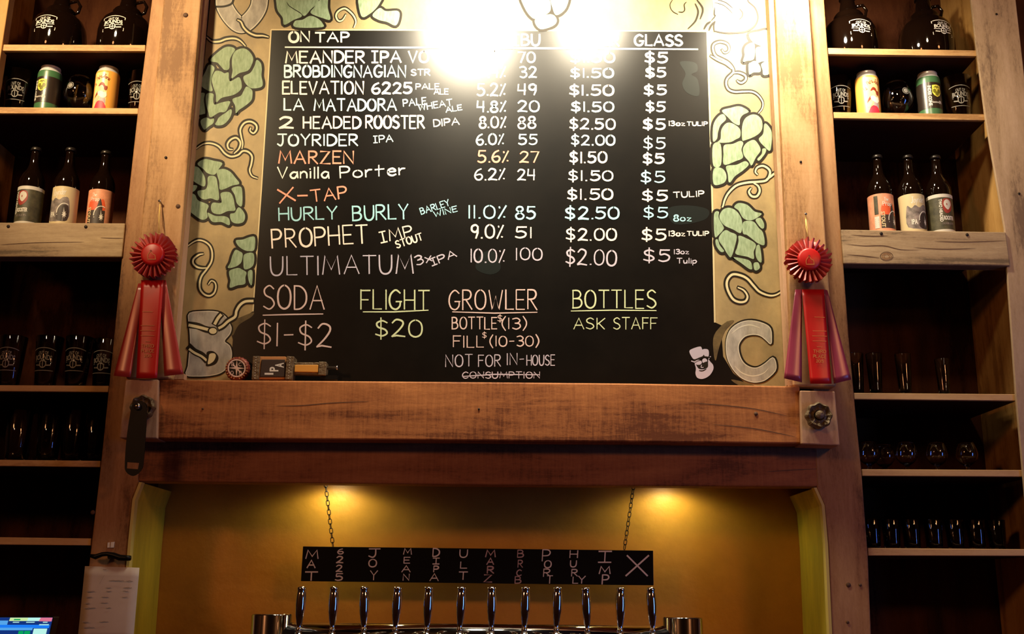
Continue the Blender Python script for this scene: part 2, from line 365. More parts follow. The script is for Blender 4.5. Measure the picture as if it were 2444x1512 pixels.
GL = {
'A':(.72,"0,0 .36,1 .72,0|.13,.36 .6,.36"), 'B':(.58,"0,0 0,1|~0,1 .36,.98 .5,.78 .38,.58 .03,.53|~.03,.53 .46,.5 .58,.26 .42,.04 0,0"),
'C':(.6,"~.6,.84 .36,1 .08,.78 0,.42 .12,.1 .36,0 .6,.14"), 'D':(.6,"0,0 0,1|~0,1 .33,.96 .58,.7 .58,.3 .32,.04 0,0"),
'E':(.52,"0,0 0,1|0,1 .52,1|0,.52 .44,.52|0,0 .52,0"), 'F':(.52,"0,0 0,1|0,1 .52,1|0,.52 .42,.52"),
'G':(.66,"~.62,.84 .36,1 .08,.78 0,.42 .12,.1 .38,0 .6,.16 .63,.42|.36,.42 .68,.42"), 'H':(.6,"0,0 0,1|.6,0 .6,1|0,.5 .6,.5"),
'I':(.06,".03,0 .03,1"), '!':(.42,"0,1 .42,1|.21,1 .21,0|0,0 .42,0"), 'J':(.55,"0,1 .6,1|~.36,1 .36,.3 .22,0 0,.16"),
'K':(.56,"0,0 0,1|.56,1 0,.42|.14,.55 .56,0"), 'L':(.48,"0,1 0,0 .48,0"), 'M':(.82,"0,0 .12,1 .42,.25 .72,1 .82,0"),
'N':(.62,"0,0 0,1 .62,0 .62,1"), 'O':(.66,"~@.33,1 .08,.84 0,.5 .08,.14 .33,0 .58,.14 .66,.5 .58,.84"), 'P':(.54,"0,0 0,1|~0,1 .4,.97 .54,.74 .4,.5 0,.46"),
'R':(.58,"0,0 0,1|~0,1 .4,.97 .52,.76 .38,.54 0,.5|.2,.5 .58,0"), 'S':(.54,"~.52,.86 .3,1 .05,.84 .1,.6 .42,.44 .54,.2 .3,0 0,.12"),
'T':(.62,"0,1 .62,1|.31,1 .31,0"), 'U':(.6,"~0,1 .02,.3 .16,.02 .42,.02 .58,.3 .6,1"), 'V':(.62,"0,1 .31,0 .62,1"), 'W':(.84,"0,1 .2,0 .42,.7 .62,0 .84,1"),
'X':(.6,"0,1 .6,0|0,0 .6,1"), 'Y':(.6,"0,1 .3,.5 .6,1|.3,.5 .3,0"), 'Z':(.6,"0,1 .58,1 0,0 .62,0"),
'0':(.6,"~@.3,1 .07,.84 0,.5 .07,.14 .3,0 .53,.14 .6,.5 .53,.84"), '1':(.08,".04,1 .04,0"), '2':(.56,"~.02,.8 .2,1 .46,.92 .5,.7 .3,.35 0,0|0,0 .2,.06 .58,0"),
'3':(.5,"~0,.92 .28,1 .48,.8 .36,.58 .16,.54|~.16,.54 .44,.48 .5,.2 .26,0 0,.1"), '4':(.56,".04,1 0,.42 .52,.42|.48,1 .46,0"),
'5':(.56,".1,1 .56,1|~.1,1 .08,.58 .32,.62 .54,.42 .48,.12 .22,0 0,.1"), '6':(.54,"~.46,1 .16,.8 0,.36 .14,.03 .4,.02 .54,.28 .4,.5 .1,.42"),
'7':(.52,"0,1 .52,1 .2,0"), '8':(.54,"~@.27,.54 .06,.74 .16,.97 .4,.97 .48,.74 .27,.54 .02,.3 .12,.02 .42,.02 .54,.28"), '9':(.5,"~.46,.7 .3,.46 .06,.56 .06,.88 .3,1 .46,.84|.47,.9 .46,.4 .34,0"),
'$':(.56,"~.52,.84 .3,.96 .06,.82 .12,.58 .42,.44 .52,.22 .3,.06 0,.16|.27,1.14 .27,-.14"), '%':(.42,".42,1 0,0|.08,.9 .1,.82|.32,.12 .38,.1"), '.':(.08,".02,.02 .08,.02"),
'-':(.4,".03,.48 .38,.5"), '(':(.22,"~.22,1.15 .02,.7 .02,.3 .22,-.15"), ')':(.22,"~0,1.15 .2,.7 .2,.3 0,-.15"),
'a':(.46,"~.44,.5 .2,.56 0,.3 .1,.04 .3,.04 .44,.36|.44,.56 .48,.0"), 'n':(.42,"0,.58 0,0|~0,.36 .2,.58 .4,.42 .42,0"), 'i':(.06,".03,.58 .03,0|.03,.84 .04,.78"),
'l':(.06,".03,1 .03,0"), 'o':(.5,"~@.25,.6 .04,.46 .02,.14 .25,0 .48,.14 .46,.46"), 'r':(.34,"0,.6 0,0|~0,.34 .14,.56 .34,.58"), 't':(.5,".24,.95 .22,0|0,.56 .5,.6"),
'e':(.46,"~.03,.32 .44,.36 .3,.6 .06,.48 .04,.14 .24,-.02 .46,.08"), 'z':(.42,"0,.56 .4,.56 0,0 .44,0"), 'u':(.44,"~0,.58 .04,.1 .2,0 .4,.16 .42,.58|.42,.58 .44,0"),
'p':(.46,"0,.56 0,-.4|~0,.5 .3,.6 .46,.34 .26,.02 0,.1"), 's':(.38,"~.36,.5 .14,.58 .06,.4 .32,.24 .3,.02 0,.06"), 'c':(.4,"~.4,.5 .14,.56 0,.28 .14,.02 .4,.1"),
'x':(.44,"0,.58 .44,0|0,0 .44,.58"), ' ':(.4,""), 'y':(.44,"0,.58 .22,.1|.44,.58 .1,-.4"), 'd':(.46,"~.42,.5 .2,.56 0,.28 .16,.02 .42,.14|.44,1 .44,0"), 'h':(.42,"0,1 0,0|~0,.36 .2,.58 .4,.42 .42,0"),
}
def glyph_strokes(text, gap=.2):
    out = []; x = 0
    for ch in text:
        wd, d = GL[ch]
        if d:
            for st in d.split('|'):
                sm = st.startswith('~'); cl = '@' in st[:2]; p = pts_(st.lstrip('~@'))
                p = [(x+a, b) for a, b in p]
                if sm: p = crom(p, cl, 5)
                if cl: p.append(p[0])
                out.append(p)
        x += wd+gap
    return out, x-gap
def scribe(pt, text, x0, x1, y0, h, m_, w_=4.0, y1=None, slant=0.0, jit=.02, sgn=-1):
    """hand-lettered text from (x0,y0) to (x1,y1), letters h high; sgn=-1 when v grows downwards"""
    if y1 is None: y1 = y0
    st, wd = glyph_strokes(text); ln = math.hypot(x1-x0, y1-y0); ux, uy = (x1-x0)/ln, (y1-y0)/ln
    vx, vy = (-uy*sgn, ux*sgn)
    sx = ln/wd; rnd = random.Random(hash_(text)+int(x0))
    for p in st:
        jx, jy = rnd.uniform(-jit, jit), rnd.uniform(-jit, jit)*1.3
        q = []
        for a, b in p:
            X = (a+jx)*sx+slant*b*h; Y = (b+jy)*h
            q.append((x0+ux*X+vx*Y, y0+uy*X+vy*Y))
        pt.ribbon(q, w_*rnd.uniform(.88, 1.15), m_, taper=.25)
def hash_(s): return sum((i+1)*ord(c) for i, c in enumerate(s))
def font_polys(text, size, bold=0):
    """triangles of a sans-serif word, centred on 0,0"""
    cu = bpy.data.curves.new('t', 'FONT'); cu.body = text; cu.size = size; cu.align_x = 'CENTER'; cu.align_y = 'CENTER'; cu.offset = bold
    o = bpy.data.objects.new('t', cu); C.objects.link(o)
    me = o.to_mesh(); me.calc_loop_triangles()
    tr = [[(me.vertices[i].co.x, me.vertices[i].co.y) for i in t.vertices] for t in me.loop_triangles]
    o.to_mesh_clear(); bpy.data.objects.remove(o); bpy.data.curves.remove(cu)
    return tr
def word(pt, text, cx, cy, wd, ht, m_, rot=0, bold=0, arch=0):
    tr = font_polys(text, 1, bold); xs = [p[0] for t in tr for p in t]; ys = [p[1] for t in tr for p in t]
    x0, x1, y0, y1 = min(xs), max(xs), min(ys), max(ys)
    c_, s_ = cos(rot), sin(rot)
    for t in tr:
        q = []
        for x, y in t:
            u = ((x-x0)/(x1-x0)-.5); X = u*wd; Y = ((y-y0)/(y1-y0)-.5)*ht - arch*(2*u)**2
            q.append((cx+X*c_-Y*s_, cy+X*s_+Y*c_))
        pt.face(q, m_)
    pt.l += .00003
def circ(cx, cy, rx, ry=None, n=24, a0=0, a1=2*pi, end=False):
    ry = rx if ry is None else ry
    return [(cx+rx*cos(a0+(a1-a0)*i/n), cy+ry*sin(a0+(a1-a0)*i/n)) for i in range(n+(1 if end else 0))]

# ================================================================== THE ROOM
def wallbox(name, x0, x1, y0, y1, z0, z1, m_):
    mb = MB(); mb.box(x0, x1, y0, y1, z0, z1, m_); return obj(name, mb, loc=((x0+x1)/2, (y0+y1)/2, z0), kind='structure')
wallbox('floor', -5, 5, -5, 3.4, -.1, 0, 'floor')
wallbox('ceiling', -5, 5, -5, 3.4, 4.2, 4.3, 'ceil')
wallbox('wall_left', -5.1, -5, -5, 3.4, 0, 4.2, 'plaster')
wallbox('wall_right', 5, 5.1, -5, 3.4, 0, 4.2, 'plaster')
wallbox('wall_behind', -5, 5, -5.1, -5, 0, 4.2, 'plaster')
wallbox('wall_back', -5, 5, 3.3, 3.4, 0, 4.2, 'plaster')
# ochre wall of the tap niche (front face at Y 3.07)
a = P(413, 1150, 3.07); b = P(1893, 1165, 3.07)
RW = 3.07
mb = MB(); mb.box(a.x-.06, b.x+.06, RW, 3.30, .95, P(1222, 1000, RW).z, 'orangewall'); obj('wall_niche', mb, loc=(0, RW, .95), kind='structure')
ZSOF = P(1222, 1157, 2.80).z+.045
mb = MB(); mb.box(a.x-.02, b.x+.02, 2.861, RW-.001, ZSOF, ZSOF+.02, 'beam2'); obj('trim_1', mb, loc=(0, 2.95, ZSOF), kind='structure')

# ================================================================== FRAME OF OLD BOARDS
YP, YT, YBm, YL = 2.80, 2.755, 2.735, 2.80
def nail(px, py, Y, parent, r=.006, m_='iron', name='nail'):
    p = P(px, py, Y); mb = MB(); mb.lathe([(r, -.0012), (r*.9, -.002), (0.0001, -.0024)], m_, 10, c=(p.x, Y, p.z), axis='y'); return obj(name, mb, parent)
def upright(px, yf, yb, m_, label, loc_px, knots=()):
    q = quad(px, yf); t = thing('upright_board', label, 'board', (sum(p[0] for p in q)/len(q), (yf+yb)/2, min(p[1] for p in q)))
    mb = MB(); mb.prism(q, yf, yb, m_); obj('plank', mb, t, bevel=.003)
    for kx, ky, r in knots: nail(kx, ky, yf, t, r, 'knot', 'knot')
    return t
upright([(366,-30),(432,-30),(330,1140),(331,1150),(317,1192),(303,1325),(288,1530),(187,1530),(213,1340),(240,1110),(262,900),(298,540),(328,270),(348,110)], YP, 2.818, 'stile',
        'tall old wooden upright left of the menu board, beside the left shelves', None, ((222, 1222, .006),))
upright([(1900,-30),(1965,-30),(1975,110),(1989,275),(2007,545),(2026,804),(2042,980),(2057,1130),(2072,1330),(2080,1530),(1985,1530),(1976,1297),(1967,1205),(1950,1165)], YP, 2.818, 'stile',
        'tall old wooden upright right of the menu board, beside the right shelves', None, ((2025, 1395, .006), (2053, 1395, .004), (2023, 1484, .004)))
def trimboard(px, label, knots):
    q = quad(px, YT); t = thing('trim_board', label, 'board', (sum(p[0] for p in q)/4, YT, min(p[1] for p in q)))
    mb = MB(); mb.prism(q, YT, YP-.0005, 'post'); obj('plank', mb, t, bevel=.004)
    for kx, ky, r, m_ in knots: nail(kx, ky, YT, t, r, m_, 'knot')
trimboard([(393,-30),(482,-30),(405,903),(300,903)], 'weathered front board left of the menu board, with a knot near its top', ((443,36,.007,'knot'),(396,376,.004,'iron'),(425,492,.006,'knot')))
trimboard([(1849,-30),(1929,-30),(1996,922),(1893,920)], 'weathered front board right of the menu board, brightly lit at its top', ((1911,386,.0035,'iron'),))
# thin edge boards either side of the mural
def edgeboard(px, label):
    mb = MB(); q = quad(px, 2.775); mb.prism(q, 2.775, 2.8125, 'block'); tag(obj('edge_board', mb, loc=(sum(p[0] for p in q)/4, 2.79, min(p[1] for p in q)), bevel=.001), label, 'board')
edgeboard([(482,-30),(492,-30),(411,903),(405.5,903)], 'narrow edge strip between the left front board and the painted border')
edgeboard([(1833,-30),(1849,-30),(1892,919),(1882,917)], 'narrow bright edge strip between the right front board and the painted border')

def beam(name, px, yf, yb, m_, label, knots=(), cracks=()):
    q = quad(px, yf); t = thing(name, label, 'beam', (0, yf, min(p[1] for p in q)))
    mb = MB(); mb.prism(q, yf, yb, m_); obj('timber', mb, t, bevel=.004)
    for kx, ky, r, m2 in knots: nail(kx, ky, yf, t, r, m2, 'knot')
    for c_ in cracks:
        pt = Paint(lambda x, y, l: P(x, y, yf-l), .0006); pt.ribbon(crom(pts_(c_)), 1.8, 'knot', taper=.8); pt.obj('crack', t)
    return t
beam('ledge_beam', [(378,905),(900,909),(1500,914),(1909,921),(1912,1058),(1500,1054),(900,1049),(374,1046)], YBm, YP-.001, 'beam',
     'wide reddish sawn beam forming the ledge under the menu board', ((484,975,.0028,'knot'),(1804,987,.005,'knot'),(1143,976,.003,'iron')),
     ("660,968 720,967 790,961 880,957", "1640,960 1720,966 1800,975 1880,992", "1700,1012 1800,1022 1900,1042", "1520,958 1560,958"))
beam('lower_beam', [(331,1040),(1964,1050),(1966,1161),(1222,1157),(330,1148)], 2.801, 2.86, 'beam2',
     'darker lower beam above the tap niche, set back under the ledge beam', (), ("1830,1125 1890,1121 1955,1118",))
for px, lab in (([(299,905),(378,905),(375,1046),(284,1044)], 'pale square wood block at the left end of the ledge beam'),
                ([(1909,931),(1993,933),(2005,1062),(1913,1059)], 'pale square wood block at the right end of the ledge beam')):
    q = quad(px, 2.725); mb = MB(); mb.prism(q, 2.725, 2.7995, 'block'); tag(obj('end_block', mb, loc=(sum(p[0] for p in q)/4, 2.75, min(p[1] for p in q)), bevel=.003), lab, 'block')
# yellow jambs of the niche
def jamb(xf, yzs, side, label):
    """reveal board running back from the upright's inner edge; yzs: front edge pixels from the top down"""
    t = thing('niche_jamb', label, 'board', (P(xf, 1512, 2.9).x, 2.9, P(xf, 1530, 2.8).z))
    mb = MB(); fr = [P(x, y, YP) for x, y in yzs]
    xin = min(p.x for p in fr) if side > 0 else max(p.x for p in fr)
    ln = [Vector((p.x+side*.001, YP, p.z)) for p in fr]; bk = [Vector((p.x+side*.001, RW-.002, p.z)) for p in fr]
    out = [Vector((p.x-side*.003, YP+.003, p.z)) for p in fr]; outb = [Vector((p.x-side*.003, RW-.002, p.z)) for p in fr]
    n = len(fr); vv = ln+bk+out+outb; fs = []
    for i in range(n-1):
        f = [(i, i+1, n+i+1, n+i), (2*n+i+1, 2*n+i, 3*n+i, 3*n+i+1), (i+1, i, 2*n+i, 2*n+i+1), (n+i, n+i+1, 3*n+i+1, 3*n+i)]
        fs += f if side > 0 else [g[::-1] for g in f]
    mb.add(vv, fs, 'yellow'); obj('jamb_face', mb, t)
    mb = MB()
    for i in range(n-1):
        a_, b_ = ln[i], ln[i+1]; w_ = side*.006
        mb.add([a_+Vector((-w_*.2, -.003, 0)), b_+Vector((-w_*.2, -.003, 0)), b_+Vector((w_, -.003, 0)), a_+Vector((w_, -.003, 0)), a_+Vector((-w_*.2, .02, 0)), b_+Vector((-w_*.2, .02, 0)), b_+Vector((w_, .02, 0)), a_+Vector((w_, .02, 0))],
               [(0,1,2,3) , (4,7,6,5), (2,6,7,3), (0,4,5,1), (0,3,7,4), (1,5,6,2)], 'yedge')
    obj('edge_strip', mb, t)
jamb(303, [(333,1150),(317,1192),(307,1290),(288,1530)], 1, 'yellow painted left side board of the tap niche')
jamb(1975, [(1948,1163),(1967,1205),(1975,1297),(1986,1530)], -1, 'yellow painted right side board of the tap niche')

# ================================================================== SHELF UNITS
YS0, YS1 = 2.805, 3.12
def shelf_unit(side, label):
    L_ = side < 0
    t = thing('shelf_unit', label, 'shelves', ((-1.35 if L_ else 1.35), 2.96, 0))
    xo = P(-60 if L_ else 2500, 700, YS0).x; 
    if L_: x_in = -.985; xr0, xr1 = -1.9, x_in
    else: x_in = .835; xr0, xr1 = x_in, 1.95
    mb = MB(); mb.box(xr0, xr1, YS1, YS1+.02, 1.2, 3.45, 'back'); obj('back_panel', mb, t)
    shelves = ([[(-40,107),(347,107),(346,122),(-40,122)],[(-40,255),(330,258),(329,272),(-40,271)],[(-40,919),(260,920),(258,935),(-40,933)],[(-40,1095),(240,1099),(239,1114),(-40,1110)],[(-40,1279),(218,1284),(217,1301),(-40,1298)]]
               if L_ else [[(1976,114),(2331,120),(2332,134),(1977,129)],[(1989,267),(2352,272),(2353,287),(1990,282)],[(2038,937),(2426,940),(2427,956),(2039,952)],[(2057,1119),(2470,1121),(2470,1137),(2058,1135)],[(2071,1307),(2480,1310),(2480,1326),(2072,1325)]])
    for q in shelves:
        y0 = YS0+.003; pq = quad(q, y0)
        if L_: pq[0] = (-1.75, pq[0][1]); pq[3] = (-1.75, pq[3][1])
        dq = list(pq)
        if L_: dq[1] = (-1.0, pq[1][1]); dq[2] = (-1.0, pq[2][1])
        else: dq[0] = (.85, pq[0][1]); dq[3] = (.85, pq[3][1])
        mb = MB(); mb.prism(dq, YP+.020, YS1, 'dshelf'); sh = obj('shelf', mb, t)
        mb = MB(); mb.prism(pq, y0, YP+.020, 'shelf'); obj('shelf_front', mb, sh, bevel=.0015)  # pale front part; the dark body behind it carries the painted shade
    bq = [(-40,530),(299,532),(291,613),(-40,612)] if L_ else [(2007,547),(2401,553),(2412,634),(2014,629)]
    ms = MB(); pq = quad(bq, YP-.006); ms.prism(pq, YP-.006, YP+.04, 'grey'); bo = obj('shelf_beam', ms, t, bevel=.003)
    for kx, ky in (((20,540),(205,541)) if L_ else ((2103,557),(2308,560))): nail(kx, ky, YP-.006, bo, .0045, 'iron', 'nail')
    for c_ in (("0,584 60,580 120,578 200,577","240,567 270,568 295,568") if L_ else ("2016,581 2060,586 2110,586 2150,595 2200,596","2230,575 2300,577 2400,574","2180,590 2250,594 2330,592","2030,560 2080,563 2120,562","2020,607 2060,610 2100,615")):
        pt = Paint(lambda x, y, l: P(x, y, YP-.006-l), .0006); pt.ribbon(crom(pts_(c_)), 1.6, 'knot', taper=.9); pt.obj('crack', bo)
    if not L_:
        pt = Paint(lambda x, y, l: P(x, y, YP-.006-l), .0006)
        for k, r in enumerate((15, 11, 7)): pt.ribbon(circ(2116, 611, r, r*.68, 20), 1.3, 'knot' if k == 0 else 'stile', closed=True)
        pt.obj('knot', bo)
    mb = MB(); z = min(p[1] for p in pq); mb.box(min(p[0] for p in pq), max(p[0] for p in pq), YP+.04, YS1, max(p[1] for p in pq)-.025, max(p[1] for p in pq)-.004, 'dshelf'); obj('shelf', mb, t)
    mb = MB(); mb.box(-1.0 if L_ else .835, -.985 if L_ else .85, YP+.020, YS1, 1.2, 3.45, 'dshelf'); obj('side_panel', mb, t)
    # front stile and honey-coloured side panel on the outer side
    if L_:
        q = quad([(-90,-30),(26,-30),(5,107),(-60,530),(-160,530)], YP+.001)
        mb = MB(); mb.prism(q, YP+.001, YS0+.03, 'side'); obj('stile', mb, t, bevel=.002)
        mb = MB(); x = P(5, 107, YP).x; mb.box(x-.12, x-.10+.02, YS0+.03, YS1, 1.2, 3.45, 'side'); obj('side_panel', mb, t)
    else:
        q = quad([(2313,-40),(2420,-40),(2446,190),(2600,1530),(2478,1530),(2440,1110),(2425,945),(2402,620),(2398,545),(2352,280),(2332,125)], YP)
        mb = MB(); mb.prism(q, YP, YS0+.004, 'greyz'); so = obj('stile', mb, t, bevel=.002)
        for kx, ky in ((2378,34),(2432,462)): nail(kx, ky, YP, so, .0035)
        mb = MB(); x = P(2352, 280, YP).x; mb.box(x+.045, x+.065, YS0+.004, YS1, 1.2, 3.45, 'side'); obj('side_panel', mb, t)
    return t
shelf_unit(-1, 'open wooden shelf unit left of the menu board holding bottles and glasses')
shelf_unit(1, 'open wooden shelf unit right of the menu board holding bottles and glasses')
def shelf_z(px, py): return P(px, py, YS0+.003).z

# ================================================================== MENU BOARD
t_board = thing('menu_board', 'large black chalk menu board with a tan painted hop border', 'menu board', (0, BOARD_Y+.01, P(1222, 912, BOARD_Y).z))
YB = 2.813
bq = quad([(470,-60),(1860,-60),(1900,925),(400,912)], YB)
mb = MB(); mb.prism(bq, YB, YB+.018, 'tan'); obj('board_panel', mb, t_board)
def bmap(x, y, l): p = P(x, y, YB); return Vector((p.x, YB-l, p.z))
def bp(lift): return Paint(bmap, lift)
pt = bp(.0004)
pt.fill(pts_("648,72 1000,73 1350,74 1687,76 1694,300 1700,520 1705,768 1722,776 1736,766 1722,800 1726,850 1750,890 1790,922 560,915 430,914 560,909 552,860 556,810 548,780 566,765 590,752 604,742 612,620 624,450 636,260"), 'field', False)
pt.obj('chalk_field', t_board)
pt = bp(.0006)
pt.ribbon(pts_("647,72 636,260 624,450 612,620 604,742"), 3, 'edge'); pt.ribbon(pts_("648,71 1000,72 1350,73 1687,75"), 3, 'edge'); pt.ribbon(pts_("1688,76 1695,300 1701,520 1706,768"), 4, 'edge')
pt.obj('edge_line', t_board)
pt = bp(.0005); pt.ribbon(pts_("500,-20 484,140 466,300 444,560 417,900"), 9, 'pblack'); pt.obj('dark_gap_line', t_board)  # dark gap beside the front boards, drawn on the panel in black
pt = bp(.0005); pt.ribbon(pts_("1831,-20 1838,120 1850,300 1864,520 1874,750 1880,905"), 6, 'pblack'); pt.obj('dark_gap_line', t_board)
pt = bp(.0005)
for s_ in ("545,770 566,760 604,745 600,756 570,775 556,800 550,790", "1704,800 1730,770 1752,765 1730,790 1716,830 1708,860 1703,840", "1745,905 1790,915 1800,922 1770,922"):
    pt.fill(pts_(s_), 'olive'); pt.obj('paint_shade', t_board); pt = bp(.0005)
pt = bp(.0007)
for s_ in ("1622,150 1640,146 1662,152 1664,170 1650,178 1665,190 1668,228 1640,222 1628,200 1636,176", "1595,498 1640,490 1690,500 1680,525 1610,535", "1150,605 1180,600 1195,640 1170,655 1135,640"):
    pt.fill(pts_(s_), 'smudge'); pt.obj('chalk_smudge', t_board); pt = bp(.0007)

def cr(x0, y0, s, txt): return [(x0+a/s, y0+b/s) for a, b in pts_(txt)]
def hop(leaves, name='painted_hop'):
    pt = bp(.0008)
    polys = [crom(l, True, 5) for l in leaves]
    for q in polys: pt.ribbon(q, 12, 'pblack', closed=True)
    pt.l = .0013
    for q in polys: pt.face(q, 'green'); pt.l += .00002
    return pt.obj(name, t_board)
def A(s): return cr(460, 80, 6.3, s)
def B(s): return cr(440, 280, 5.4, s)
def Cc(s): return cr(430, 550, 8.4, s)
def D(s): return cr(430, 700, 7.2, s)
def E(s): return cr(480, 0, 6.11, s)
def Fc(s): return cr(840, 0, 4.073, s)
def G_(s): return cr(1560, 0, 7.56, s)
def H_(s): return cr(1670, 60, 6.875, s)
def I_(s): return cr(1680, 230, 5.815, s)
def J_(s): return cr(1680, 470, 5.815, s)
def K_(s): return cr(1620, 740, 7.957, s)
hop([A(s) for s in ("265,400 450,230 560,200 640,240 600,310 560,400 550,530 480,550 420,490 370,440", "600,340 650,260 760,225 850,270 910,370 890,470 830,560 700,600 590,675 600,560 590,450",
 "960,400 1020,440 1040,520 1035,640 1055,740 1040,800 960,825 870,820 800,760 765,690 775,640 870,590 930,490", "250,470 330,520 290,640 280,760 300,860 230,860 120,760 200,560",
 "340,570 420,570 480,600 540,590 560,720 700,660 740,800 690,880 600,930 440,970 360,1035 350,920 310,800 290,680", "90,930 180,900 170,1000 190,1180 170,1210 80,1200",
 "210,910 310,910 310,1000 330,1070 430,1040 560,1020 540,1100 490,1180 400,1190 270,1260 235,1180 200,1050", "810,800 890,850 900,930 880,1010 790,1090 700,1150 650,1200 640,1090 600,990 720,940 760,880",
 "120,1320 200,1265 270,1290 320,1280 310,1350 240,1400 170,1445", "400,1260 500,1190 570,1140 590,1180 560,1270 480,1360 400,1385 340,1370 370,1310")])
hop([B(s) for s in ("170,600 260,540 380,560 490,590 450,660 390,740 300,720 250,670", "110,650 170,640 220,690 270,790 260,890 160,850 105,790", "95,880 165,880 150,930 110,960 85,930",
 "310,765 400,765 430,860 445,1060 340,1045 260,1060 190,1020 175,950 270,930 300,870", "420,700 500,665 590,700 660,780 710,855 620,880 530,920 460,930 450,830", "85,1000 140,1000 180,1070 310,1130 290,1210 300,1290 230,1320 130,1260 65,1180",
 "470,980 580,965 630,1030 650,1130 655,1200 560,1210 460,1250 370,1230 345,1170 370,1100 480,1100", "610,920 700,890 745,930 745,1140 680,1110 650,1000", "300,1230 400,1270 520,1275 580,1310 580,1390 480,1350 360,1345", "590,1250 650,1230 700,1160 760,1210 785,1280 760,1350 680,1370 610,1340")])
hop([Cc(s) for s in ("1120,200 1260,180 1400,130 1500,140 1490,380 1380,415 1260,380 1160,300", "1110,390 1200,420 1255,470 1240,600 1200,670 1100,730 960,750 1010,640 1050,500", "1290,480 1470,460 1465,700 1300,780 1270,640",
 "1000,800 1160,750 1240,780 1330,840 1310,940 1300,1070 1150,1100 1000,1145 1010,1000 985,880", "1360,830 1450,810 1440,1090 1380,1020")])
hop([E(s) for s in ("1100,60 1100,-60 1220,-20 1270,80 1350,140 1460,210 1460,250 1350,295 1215,365 1190,260 1120,160", "1250,-60 1700,-60 1680,60 1600,140 1510,235 1440,180 1340,120 1270,60", "1710,20 1840,-40 1850,120 1885,285 1780,270 1600,195 1650,110", "1370,310 1480,290 1590,235 1700,270 1770,340 1760,400 1380,400")])
hop([Fc(s) for s in ("75,-60 290,-60 260,50 170,140 90,155", "200,150 270,80 330,110 450,110 460,180 425,250 340,215 260,195")])
hop([Fc(s) for s in ("1650,-60 1890,-30 1930,100 1840,165 1760,180 1680,80", "1780,190 1930,140 1990,190 1960,250 1830,285", "1930,-60 2100,-60 2080,80 1990,150 1950,80")])
hop([H_(s) for s in ("810,150 960,110 1120,100 1135,350 960,330 850,260", "860,290 900,330 890,550 780,590 710,600 735,500 730,400 770,330", "930,370 1130,375 1130,580 1020,600 940,620 920,520", "800,650 830,620 910,590 990,680 990,770 880,780 810,810", "1010,640 1130,600 1145,790 1045,820 1030,740")])
hop([I_(s) for s in ("250,200 370,160 500,140 620,210 540,260 500,320 490,400 410,370 330,290", "130,400 200,280 270,250 305,320 230,400 195,500 180,590 125,620", "190,640 230,590 240,470 290,390 350,365 430,395 500,460 500,560 440,600 350,640",
 "530,600 530,420 570,310 660,255 740,265 800,330 810,430 780,500 700,560 570,610", "840,380 900,420 940,500 940,620 915,755 840,700 760,600 820,520", "125,680 230,665 235,950 130,960", "280,680 400,660 500,620 545,650 520,740 540,850 440,900 280,950 270,800",
 "550,700 600,640 690,605 750,660 785,750 720,850 660,960 620,900 560,830 540,760", "810,730 860,730 850,790 770,890 740,870 800,800", "135,1010 240,995 300,1060 310,1150 260,1210 135,1220", "310,970 450,950 570,900 620,950 540,1030 430,1110 370,1190 340,1180 330,1080")])
hop([J_(s) for s in ("215,260 260,180 340,150 430,180 500,260 530,360 510,500 400,450 290,400 230,330", "420,140 480,85 600,110 700,200 800,235 700,310 620,325 540,290 480,190", "140,240 205,205 205,290 270,410 270,450 210,520 150,545",
 "545,350 680,340 760,430 820,500 840,660 760,650 690,600 600,530 540,500", "715,325 780,290 830,360 830,430 790,430", "300,460 370,490 450,530 440,640 380,830 330,800 270,700 205,600 230,520", "480,540 560,560 715,650 690,760 690,860 600,830 440,790 460,700 480,610",
 "730,680 775,680 800,900 740,870 715,780", "410,840 520,850 640,890 670,990 630,1000 520,920", "690,920 750,910 775,980 730,1020 695,1000", "160,600 190,590 220,670 280,750 230,760 170,680")])
def scroll(paths, wd=9.5, wl=4.2, name='painted_scroll', lift=.0010):
    pt = bp(lift)
    cs = [crom(p, False, 7) for p in paths]
    for c_ in cs: pt.ribbon(c_, wd*1.28, 'pblack', taper=.45)
    for c_ in cs: pt.ribbon([(x+.6, y+1.0) for x, y in c_], wl, 'cream', taper=.45)
    return pt.obj(name, t_board)
scroll([A("210,50 290,115 400,115 500,80 620,70 710,105 790,185")])
scroll([E("530,290 580,320 620,400 690,470 790,515 900,520 980,540")], lift=.0022)
scroll([E("2110,210 2060,290 2000,300 1965,230 2000,160 2090,120 2170,170 2230,240 2255,320 2225,400")], 7, 4.2)
scroll([B("150,400 240,340 340,330 440,370 520,460 600,500 690,480 750,430 820,440 870,500 860,600 840,680 870,750 940,780"), B("740,400 750,330 730,240 720,150 770,70 850,50 920,90 930,150 890,200 845,170 855,130"), B("640,460 700,400 720,320 670,260 600,280 555,340 570,400 620,410")])
scroll([Cc("130,320 250,230 370,185 500,220 600,310 640,450 620,620 520,780 430,900 390,1030 400,1170 480,1270 590,1300 680,1240 715,1120 690,1030 620,1000 565,1070"), Cc("460,460 370,480 270,560 260,650 330,720 430,745 540,740")])
scroll([H_("360,400 400,450 460,430 480,370 440,300 330,270 230,310 215,400 260,500 370,560 460,610 530,690 545,770 450,870 430,960 470,1050 570,1090 720,1085 860,1090 960,1150 1030,1260 1020,1360 960,1440"), H_("545,780 640,775 740,820 750,890 690,940 640,930 610,905"), H_("175,500 300,570 430,630 520,710")], 8, 4)
scroll([I_("740,1080 710,1040 740,980 820,960 900,1010 910,1080 860,1160 740,1180 600,1190 450,1230 340,1330 285,1430 262,1512 250,1530"), I_("860,1150 930,1100 990,1050"), I_("690,1200 750,1240 770,1310 730,1380 660,1380 620,1320 650,1270")], 9, 5)
